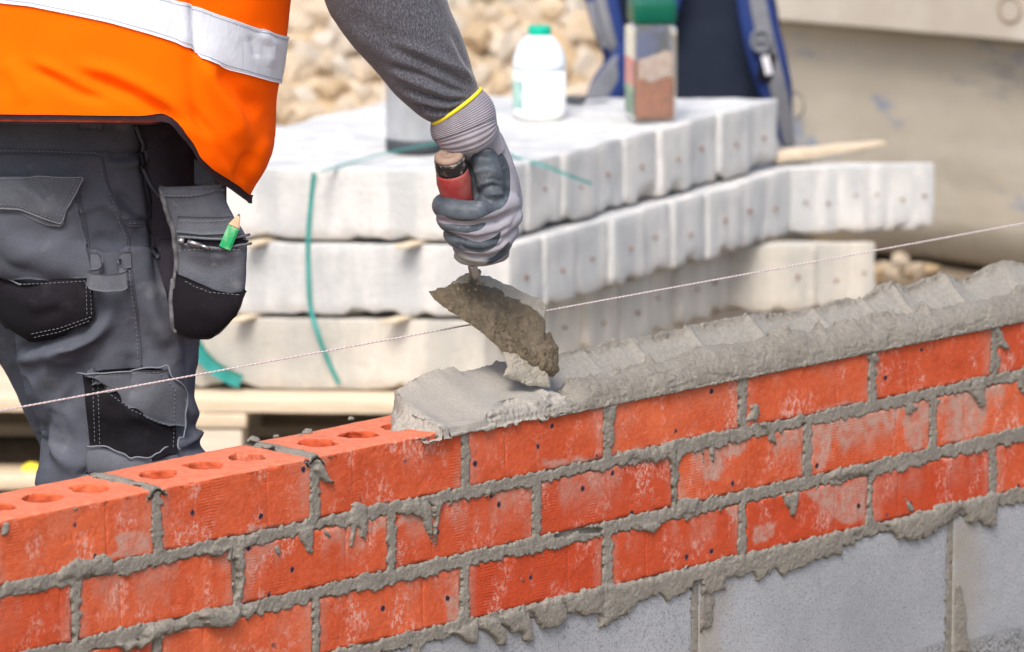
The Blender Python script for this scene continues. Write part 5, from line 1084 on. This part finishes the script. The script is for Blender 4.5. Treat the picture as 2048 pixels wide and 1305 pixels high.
def band(name, up, lo, off, m, n, parent):
    G = vest_grid(th, lambda x: pl(x, up), lambda x: pl(x, lo), n, 0); N = outward(G, gnormals(G, True)); G = folds(G, N, VF, 0)+N*wr(G)[..., None]; G = G+outward(G, gnormals(G, True))*off
    Gi = G-N*.0012; V_ = np.concatenate([G.reshape(-1, 3), Gi.reshape(-1, 3)]); q = gridf(n, VM, True); k = n*VM; e = np.arange(VM); e2 = (e+1) % VM
    return obj(name, V_, np.concatenate([q, q[:, ::-1]+k, np.stack([e2+(n-1)*VM, e+(n-1)*VM, e+(n-1)*VM+k, e2+(n-1)*VM+k], 1), np.stack([e, e2, e2+k, e+k], 1)]), m, parent)
rb = band('reflective_band', BUP, BLO, .0026, REFL, 34, vest)
sh = lambda L, d: [(x, y+d) for x, y in L]
tw = simple('white_tape_edge', (.72, .72, .75), rough=.6); band('band_edge', sh(BLO, -2.5), sh(BLO, .6), .0030, tw, 3, vest); band('band_edge', sh(BUP, -.6), sh(BUP, 2), .0030, tw, 3, vest)
st = simple('blue_grey_thread', (.25, .30, .42)); band('band_stitching', sh(BLO, -7), sh(BLO, -6), .0030, st, 2, vest); band('band_stitching', sh(BUP, 6), sh(BUP, 7), .0030, st, 2, vest)
BIND = simple('black_hem_binding', (.010, .004, .008), (.022, .008, .012), 80, .85); band('hem_binding', sh(HEM, -4), [(x, y+(5 if x < 330 else 13)) for x, y in HEM], .0032, BIND, 4, vest)
band('hem_lining', [(x, y+5.3) for x, y in HEM], [(x, y+(10.5 if x < 330 else 5.6)) for x, y in HEM], -.0010, simple('orange_lining', (.55, .08, .03), (.30, .04, .02), 60), 3, vest)
band('hem_tape', [(x, y+(10.7 if x < 330 else 5)) for x, y in HEM], [(x, y+(14 if x < 330 else 5.3)) for x, y in HEM], -.0005, BIND, 3, vest)
# --- sleeve
SS = [(640, -700, 860, -640, 6.0, .85), (600, -520, 850, -450, 6.0, .85), (560, -330, 850, -280, 5.99, .85), (590, -170, 862, -160, 5.98, .85), (648, 0, 876, -60, 5.98, .82), (676, 52, 897, 10, 5.98, .82), (712, 98, 918, 58, 5.98, .82), (752, 144, 935, 105, 5.98, .82), (790, 188, 946, 142, 5.98, .84), (826, 222, 953, 165, 5.98, .86), (852, 241, 957, 178, 5.98, .88), (866, 246, 960, 186, 5.98, .86)]
G = loft(SS, 190, 110); N = outward(G, gnormals(G, True))
SF = [([(760, 90), (830, 120), (900, 150), (945, 178)], 9, -.0045), ([(770, 75), (850, 105), (920, 140), (950, 165)], 9, .0040), ([(770, 128), (840, 150), (900, 178), (948, 192)], 7, -.0045), ([(770, 140), (830, 165), (890, 190), (940, 196)], 7, .0035), ([(800, 172), (850, 192), (900, 203), (942, 200)], 6, -.0045), ([(800, 185), (850, 207), (895, 215), (930, 206)], 6, .0032),
 ([(830, 205), (870, 222), (900, 222), (925, 212)], 5, -.0035), ([(905, 60), (925, 110), (945, 150)], 8, -.003), ([(880, 60), (915, 120), (940, 155)], 9, .003), ([(700, 60), (780, 110), (840, 135)], 16, .0025), ([(845, 228), (875, 233), (905, 225)], 5, .0025), ([(690, 20), (760, 70), (830, 95)], 16, -.002)]
G = folds(G, N, SF)+N*(fbm(G, 24, 3, 67)*.0018)[..., None]
shirt = ring_obj('shirt_sleeve', G, SLEEVE, per)
# --- glove: knitted cuff and hand
GP = empty('glove_root', (0, 0, 0), None, None) if False else None
KC = [(862, 240, 957, 176, 5.98, .80), (862, 251, 972, 186, 5.98, .86), (862, 263, 986, 205, 5.98, .88), (866, 277, 992, 228, 5.98, .88), (876, 288, 994, 246, 5.98, .84), (890, 295, 996, 262, 5.985, .78), (903, 302, 1001, 278, 5.99, .72), (915, 312, 1008, 296, 5.995, .66)]
G = loft(KC, 340, 90); N = outward(G, gnormals(G, True)); rows = np.arange(340)[:, None]/340
G = G+N*(.0005*np.sin(rows*2*np.pi*34)*np.ones((1, 90))+fbm(G, 40, 2, 68)*.0010)[..., None]
cuff_G = G
def cap(pts, Y0=6.0):
    """chain of (px,py,dY,radius px) -> tapered capsule parts"""
    out = []; K = np.array(pts, float); S = spl(np.linspace(0, len(K)-1, (len(K)-1)*7+1), K); P = atY(S[:, 0], S[:, 1], Y0+S[:, 2]/1000.)
    r = S[:, 3]/1825.; a = np.linspace(0, np.pi, 9)
    for p, q in ((0, 1), (-1, -2)):
        v, f = lathe([(max(1e-4, r[p]*math.sin(x)), -r[p]*math.cos(x)) for x in a], P[p], 18); out.append((v, f))
    out.append(tube(P, r, 18)); return out
HP = []
HP += cap([(958, 268, -5, 42), (962, 305, -2, 42), (985, 345, 6, 40), (1000, 395, 10, 41), (990, 440, 12, 42), (985, 478, 12, 36)])
HP += cap([(985, 280, 4, 22), (1004, 330, 10, 24), (1020, 385, 16, 24), (1022, 425, 16, 22)])
HP += cap([(1015, 425, 4, 27), (1002, 470, 4, 22), (1000, 500, 4, 20)])
HP += cap([(962, 308, -22, 26), (975, 340, -22, 27), (982, 375, -22, 27), (975, 400, -24, 22)])         # heel of the thumb side
HP += cap([(940, 308, -6, 20), (952, 345, -6, 22), (962, 380, -8, 24), (968, 400, -10, 24)])
F1 = cap([(1016, 408, -4, 26), (985, 420, -26, 26), (940, 427, -42, 25), (903, 421, -38, 25), (886, 412, -18, 23), (896, 402, 0, 20)])
F2 = cap([(1022, 432, -2, 25), (995, 456, -24, 22), (945, 462, -38, 20), (903, 448, -34, 20), (890, 438, -14, 19)])
F3 = cap([(1016, 462, 0, 23), (995, 486, -20, 21), (950, 492, -34, 19), (916, 480, -32, 19), (904, 468, -12, 18)])
F4 = cap([(1006, 484, 4, 20), (992, 508, -12, 17), (960, 514, -26, 15), (930, 504, -26, 15), (918, 494, -10, 14)])
TH = cap([(1000, 505, 8, 20), (965, 520, -6, 14), (930, 517, -10, 13), (918, 512, -10, 11)])
HV, HF, HN = remesh(HP+F1+F2+F3+F4+TH, .00125, 5)
# the hollow the handle fills, creases between fingers, wrinkles of the coating
HFOLD = [([(880, 440), (905, 446), (950, 447), (995, 440), (1030, 418)], 5, -.0030), ([(888, 462), (915, 474), (955, 479), (1000, 468), (1028, 448)], 5, -.0030), ([(903, 486), (935, 500), (965, 504), (1000, 492), (1020, 470)], 5, -.0026), ([(912, 506), (945, 516), (985, 516), (1012, 498)], 4, -.0024),
 ([(945, 398), (965, 378), (985, 372), (1005, 376)], 5, -.0034), ([(968, 395), (985, 405), (1008, 405)], 4, -.0022), ([(925, 318), (960, 312), (985, 318)], 4, -.0018), ([(930, 305), (965, 300), (990, 305)], 4, .0018), ([(945, 345), (975, 340), (1000, 348)], 5, .0012), ([(960, 362), (985, 358), (1008, 364)], 4, -.0012),
 ([(975, 390), (1000, 388), (1012, 392)], 4, .0016), ([(1045, 415), (1030, 440), (1020, 470)], 6, -.0015), ([(955, 330), (950, 360), (955, 385)], 6, .0015)]
HV = folds(HV, HN, HFOLD)+HN*(fbm(HV, 60, 3, 69)*.0007)[:, None]
hx, hy = proj(HV); nz = fbm(HV, 120, 2, 70)*2
DARK = [[(925, 288), (962, 292), (1000, 304), (1018, 335), (1020, 380), (1010, 410), (985, 425), (950, 441), (910, 441), (880, 430), (850, 425), (850, 380), (900, 380), (915, 330)],
 [(880, 446), (905, 449), (940, 451), (972, 446), (960, 460), (935, 466), (905, 462), (885, 458), (870, 440)], [(880, 455), (900, 464), (925, 475), (955, 484), (985, 476), (1001, 464), (994, 488), (970, 504), (940, 503), (915, 498), (890, 478)],
 [(1018, 484), (1016, 505), (1000, 518), (975, 530), (940, 534), (900, 520), (904, 503), (930, 510), (960, 519), (990, 512)]]
rnd = lambda d: spl(np.linspace(3, len(d)+3, len(d)*5, endpoint=False), np.array(d[-3:]+d+d[:4], float))
inside = np.maximum.reduce([poly_sdf(hx+nz*.4, hy+nz*.4, rnd(d)) for d in DARK]); facing = (HN*(HV-CAMP)).sum(1) < .15
coat = sstep(-3, 3, inside)*np.where(facing, 1, 0); coat = np.maximum(coat, np.where(hx < 960, 1, 0)*np.where(facing, 0, 1)*(hy > 395))
dusty = sstep(-4, 6, poly_sdf(hx+nz*2, hy+nz*2, [(900, 500), (935, 508), (975, 520), (975, 536), (900, 536)]))*.85
glove = obj('glove', HV, HF, GLOVE, per, attr={'coat': coat, 'dusty': dusty})
ring_obj('cuff', cuff_G, CUFF, glove)
E1 = loft([(866, 243, 958, 176, 5.98, .90), (868, 250, 961, 184, 5.98, .90)], 8, 90); c_ = E1.mean((0, 1)); hp_ = atY(np.array([866., 905., 935., 950., 958.]), np.array([246., 233., 214., 196., 178.]), 5.98)
C_ = (E1[0]+E1[-1])/2; Cc = C_.mean(0); C_ = Cc+(C_-Cc)*1.035; v, f = tube(np.concatenate([C_, C_[:2]]), .0022, 8, caps=False); obj('cuff_edge', v, f, YEL, glove)
# --- body under the clothes, one continuous surface from the feet to the head
SK = MT('skin', .6, .3); SK.color((.42, .25, .18)); SK.b.inputs['Subsurface Weight'].default_value = .05
bp_ = []
bp_ += [ring_parts(loft([(150, -900, 420, -900, 5.97, .5), (230, -700, 700, -700, 5.97, .3), (160, -500, 680, -500, 5.97, .45), (40, -200, 520, -200, 5.98, .5), (-60, 60, 440, 60, 6.0, .5), (-100, 300, 360, 300, 6.02, .55), (-70, 480, 340, 480, 6.02, .55)], 40, 40))]
bp_ += cap([(160, 480, 10, 105), (210, 800, 0, 72), (240, 1000, 0, 60), (255, 1500, 0, 60), (250, 1850, 0, 45), (330, 1900, -20, 40)])
bp_ += cap([(100, 480, 180, 105), (150, 800, 200, 85), (180, 1000, 200, 65), (180, 1500, 230, 55), (180, 1740, 240, 42), (260, 1790, 230, 38)])
bp_ += cap([(680, -640, 0, 70), (710, -330, -10, 66), (760, -40, -20, 60), (850, 110, -20, 48), (930, 235, -15, 32)])
bp_ += cap([(400, -740, 120, 70), (480, -450, 250, 62), (620, -150, 300, 50), (760, 60, 280, 36), (820, 120, 270, 40), (860, 150, 260, 24)])
bp_ += cap([(620, -720, 0, 75), (740, -860, 0, 66), (800, -930, 0, 72)])
hd = atY(860, -1000, 5.97); v, f = lathe([(max(.0005, .078*math.sin(x)), -.115*math.cos(x)) for x in np.linspace(0, np.pi, 18)], hd, 30, axis=(.55, 0, .9)); bp_.append((v, f))
v, f = lathe([(.0005, -.022), (.012, -.012), (.013, .006), (.0005, .026)], hd+np.array([.085, -.005, -.035]), 14, axis=(.6, 0, .8)); bp_.append((v, f))
for s in (-1, 1): v, f = lathe([(.0005, -.014), (.018, -.004), (.020, .004), (.0005, .014)], hd+np.array([-.012, s*.078, -.01]), 14, axis=(0, s, 0)); bp_.append((v, f))
BV, BF, BN = remesh(bp_, .007, 6); obj('body', BV, BF, SK.m, per)
v, f = lathe([(.0005, .128), (.05, .118), (.085, .075), (.096, .03), (.098, .012), (.096, .010), (.080, .03), (.0, .05)], hd, 40, axis=(.55, 0, .9)); obj('helmet', v, f, simple('white_helmet', (.8, .8, .8), rough=.35), per)
far = loft([(400, -720, 540, -760, 6.12, .9), (420, -450, 560, -480, 6.25, .9), (560, -150, 680, -200, 6.3, .9), (728, 50, 806, -10, 6.28, .9), (790, 130, 850, 80, 6.27, .9)], 60, 40)
ring_obj('shirt_sleeve', far, SLEEVE, per)
# boots
BOOT = simple('tan_boot_leather', (.30, .19, .10), (.20, .12, .07), 20, .6)
for (x, y, dy) in ((250, 1850, 0.0), (180, 1780, .24)):
    c0 = atY(x, 1500, 6.0+dy); 
    K = [(0, .0, .045, .05), (.0, 0, .09, .05), (.0, .0, .13, .052)]
    v, f = rbox((-.07, -.05, 0), (.21, .05, .085), .035, .02, .002, 20, 3); v = v.copy(); v[:, 2] *= 1-.35*np.clip(v[:, 0]/.21, 0, 1)
    v2, f2 = lathe([(.0, .03), (.058, .04), (.062, .10), (.058, .18), (.0, .185)], (0, 0, 0), 28); V_, f_ = remesh([(v, f), (v2, f2)], .006, 4)[:2]; V_ = V_+np.array([c0[0], c0[1], 0.014]); bt = obj('boot', V_, f_, BOOT, per)
    v, f = rbox((-.075, -.053, 0), (.215, .053, .024), .006, .02); obj('sole', v+np.array([c0[0], c0[1], -.002]), f, RUB, bt)
# ================================================================== TROWEL
tr = empty('brick_trowel', atY(945, 560, YP), 'pointing down trowel with worn red handle and mortar caked blade held in the glove', 'trowel')
ha = atY(897, 310, 5.960); hb = atY(944, 538, 6.022); hx_ = (hb-ha)/np.linalg.norm(hb-ha)
tilt = ha-hb; ha2 = ha; ax_h = (ha2-hb)/np.linalg.norm(ha2-hb); L_ = np.linalg.norm(ha2-hb)
REDW = MT('worn_red_paint', .5, .35); REDW.color(REDW.mix(REDW.ramp(REDW.noise(28, 5, .6), [(.38, 0.), (.62, 1.)]), (.30, .035, .035), (.32, .10, .085))); REDW.bump(REDW.noise(300, 4), .0006)
v, f = lathe([(.0, .016), (.009, .016), (.010, .024), (.0125, .05), (.0155, .078), (.0192, L_-.034), (.0180, L_-.024), (.0172, L_-.020), (.0, L_-.020)], hb, 48, axis=ax_h); hnd = obj('handle', v, f, REDW.m, tr)
FER = MT('black_ferrule', .35, .5); FER.color(FER.mix(FER.ramp(FER.noise(150, 4, .6), [(.50, 0.), (.62, 1.)]), (.012, .012, .015), (.20, .17, .15))); FER.bump(FER.noise(300, 3), .0006)
v, f = lathe([(.0, L_-.0198), (.0174, L_-.0198), (.0175, L_-.018), (.0170, L_-.008), (.0165, L_-.004), (.0, L_-.004)], hb, 48, axis=ax_h); obj('end_cap', v, f, FER.m, tr)
CAPF = simple('dusty_end_face', (.22, .15, .115), (.28, .20, .16), 90, .8)
v, f = lathe([(.0, L_-.0045), (.0163, L_-.0045), (.0160, L_-.001), (.0135, L_+.001), (.0062, L_+.001), (.0054, L_-.0008), (.0046, L_+.0006), (.0, L_+.0006)], hb, 40, axis=ax_h); obj('end_face', v, f, CAPF, tr)
# blade: a plate seen from below, everything crusted with mortar
bl = [(857, 583), (885, 575), (912, 566), (935, 560), (960, 566), (1000, 583), (1040, 604), (1075, 622), (1090, 636), (1092, 665), (1100, 692), (1112, 716), (1110, 736), (1092, 742), (1060, 726), (1022, 712), (1006, 704), (985, 686), (960, 664), (925, 640), (890, 616), (868, 600)]
bd = {0: 0}
n1_, n2_ = 220, 120
xs = np.linspace(850, 1120, n1_); ys = np.linspace(552, 750, n2_); X, Y = np.meshgrid(xs, ys, indexing='ij')
# the blade's plane: left tip far, lower right end near the wall, upper edge tilted away
pA, pB, pC = atY(862, 585, 5.99), atY(1104, 730, 6.045), atY(1075, 625, 6.075); nb = np.cross(pB-pA, pC-pA); nb /= np.linalg.norm(nb); nb = nb if nb[1] < 0 else -nb
def on_blade(x, y): r = ray(x, y); k = ((pA-CAMP)@nb)/(r@nb); return CAMP+r*k[..., None]
# star-shaped grid from the centroid so the rim is clean and ragged
def radial(poly, c, nr, na, rag):
    p = np.array(poly, float); d = np.concatenate([[0], np.cumsum(np.hypot(*np.diff(np.vstack([p, p[:1]]), axis=0).T))]); t = np.linspace(0, d[-1], na, endpoint=False); pp = np.vstack([p, p[:1]])
    R = np.stack([np.interp(t, d, pp[:, 0]), np.interp(t, d, pp[:, 1])], 1); q = np.stack([R[:, 0]*.01, R[:, 1]*.01, t*0], 1); R = R+((fbm(q, 9, 3, 77)*rag)[:, None])*(R-c)/np.linalg.norm(R-c, axis=1, keepdims=True)
    u = np.linspace(0, 1, nr)[:, None, None]; return c+(R[None]-c)*u
def slab_(name, poly, c, thick, m, rag, amp, side=1, nr=46, na=260, seed=0, edge=.001, parent=None, dome=0.0):
    X = radial(poly, np.array(c, float), nr, na, rag); P = on_blade(X[..., 0], X[..., 1]); u = np.linspace(0, 1, nr)[:, None]
    fall = np.sqrt(np.clip(1-u**6, 0, 1)); n = fbm(P, 130, 3, seed)*amp+fbm(P, 45, 3, seed+4)*amp*1.2; sp = np.clip(fbm(P, 210, 2, seed+9)-.3, 0, 1)*amp*2.5
    F = P+nb*side*((thick*(fall+dome*(1-u**2))+(n+sp)*fall)[..., None]); Bk = P-nb*side*(edge*fall+fbm(P, 150, 2, seed+7)*amp*.3*fall)[..., None]
    V = np.concatenate([F.reshape(-1, 3), Bk.reshape(-1, 3)]); q = gridf(nr, na, True); k = nr*na; e = np.arange(na)+(nr-1)*na; e2 = (np.arange(na)+1) % na+(nr-1)*na
    return obj(name, V, np.concatenate([q, q[:, ::-1]+k, np.stack([e2, e, e+k, e2+k], 1)]), m, parent)
slab_('blade', [(862, 585), (935, 563), (1085, 632), (1106, 728), (1010, 700), (900, 620)], (990, 640), -.0022, STEEL, 0, 0, 1, 6, 60, edge=.0036, parent=tr)
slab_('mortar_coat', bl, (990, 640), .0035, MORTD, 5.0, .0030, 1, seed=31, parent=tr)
LIGHTM = m_mortar('sunlit_fresh_mortar', (.26, .235, .19), (.34, .31, .26), .6, .0016, 420)  # same mortar again, paled for the sunlight on its upper side
slab_('mortar_load', [(890, 580), (912, 563), (940, 554), (975, 553), (1020, 571), (1060, 592), (1080, 598), (1096, 612), (1090, 640), (1076, 650), (1040, 632), (1000, 610), (960, 592), (925, 584)], (1000, 590), .013, LIGHTM, 4.0, .0024, -1, seed=51, edge=.0022, parent=tr, dome=.5)
slab_('mortar_neck', [(1004, 700), (1050, 706), (1085, 725), (1100, 760), (1100, 776), (1060, 772), (1008, 752), (1014, 728)], (1050, 738), .003, LIGHTM, 3.0, .0020, 1, seed=91, edge=.004, parent=tr, dome=.3)
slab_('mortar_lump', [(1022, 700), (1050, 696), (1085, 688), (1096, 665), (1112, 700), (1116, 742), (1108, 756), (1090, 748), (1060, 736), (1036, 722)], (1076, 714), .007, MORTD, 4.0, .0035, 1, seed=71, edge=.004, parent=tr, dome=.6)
# shank
tp = [atY(945, 530, 6.022), atY(948, 552, 6.026), atY(944, 568, 6.045), atY(940, 585, 6.06)]
v, f = tube(spl(np.linspace(0, 3, 14), np.array(tp)), .0055, 14); obj('shank', v, f, ZINC, tr)
tp = [atY(951, 544, 6.024), atY(945, 555, 6.034), atY(938, 568, 6.048), atY(930, 586, 6.065)]
P = spl(np.linspace(0, 3, 40), np.array(tp)); a = np.linspace(0, 2*np.pi, 40, endpoint=False); rr_ = np.interp(np.linspace(0, 1, 40), [0, .3, .7, 1], [.005, .010, .019, .026])
G = P[:, None]+np.stack([np.cos(a), np.sin(a)*.55, np.sin(a)*.25], 1)[None]*rr_[:, None, None]; N = outward(G, gnormals(G, True)); G = G+N*(fbm(G, 120, 3, 78)*.004)[..., None]; ring_obj('shank_mortar', G, LIGHTM, tr)
# the mortar drawn up between blade tip and heap
P = np.array([atY(1062, 722, 6.05), atY(1050, 740, 6.05), atY(1045, 760, 6.04)]); 
# ================================================================== STRING LINE
A0 = wall(-1.2, .1065, .0795); A1 = wall(2.4, .1065, .0795)
sx, sz = on_wall(np.array([0., 2048.]), np.array([822., 447.]), .1065)
A0 = wall(sx[0]+(sx[0]-sx[1])*.25, .1065, sz[0]+(sz[0]-sz[1])*.25); A1 = wall(sx[1]+(sx[1]-sx[0])*.35, .1065, sz[1]+(sz[1]-sz[0])*.35)
n = 1700; t = np.linspace(0, 1, n)[:, None]; Ln = np.linalg.norm(A1-A0); D = (A1-A0)/Ln; u = np.cross(D, [0, 0, 1.]); u /= np.linalg.norm(u); v_ = np.cross(u, D)
out = []
for k in (0, 1, 2):
    ph = t*Ln/.0066*2*np.pi/1.0+k*2*np.pi/3; C = A0+(A1-A0)*t+.00050*(u*np.cos(ph)+v_*np.sin(ph)); V_, f_ = tube(C, .00058, 6); out.append((V_, f_))
V_, f_ = merge(out); so = obj('string_line', V_, f_, simple('white_twine', (.50, .46, .46), (.66, .62, .62), 300, .85), origin=A0)
so.data.materials.append(simple('pink_twine_strand', (.40, .24, .23), (.50, .36, .35), 300, .85)); nF_ = len(out[0][1]); mi = np.zeros(len(so.data.polygons), np.int32); mi[:nF_] = 1; so.data.polygons.foreach_set('material_index', mi)
tag(so, 'taut twisted white and pink builders line stretched along the wall', 'string')
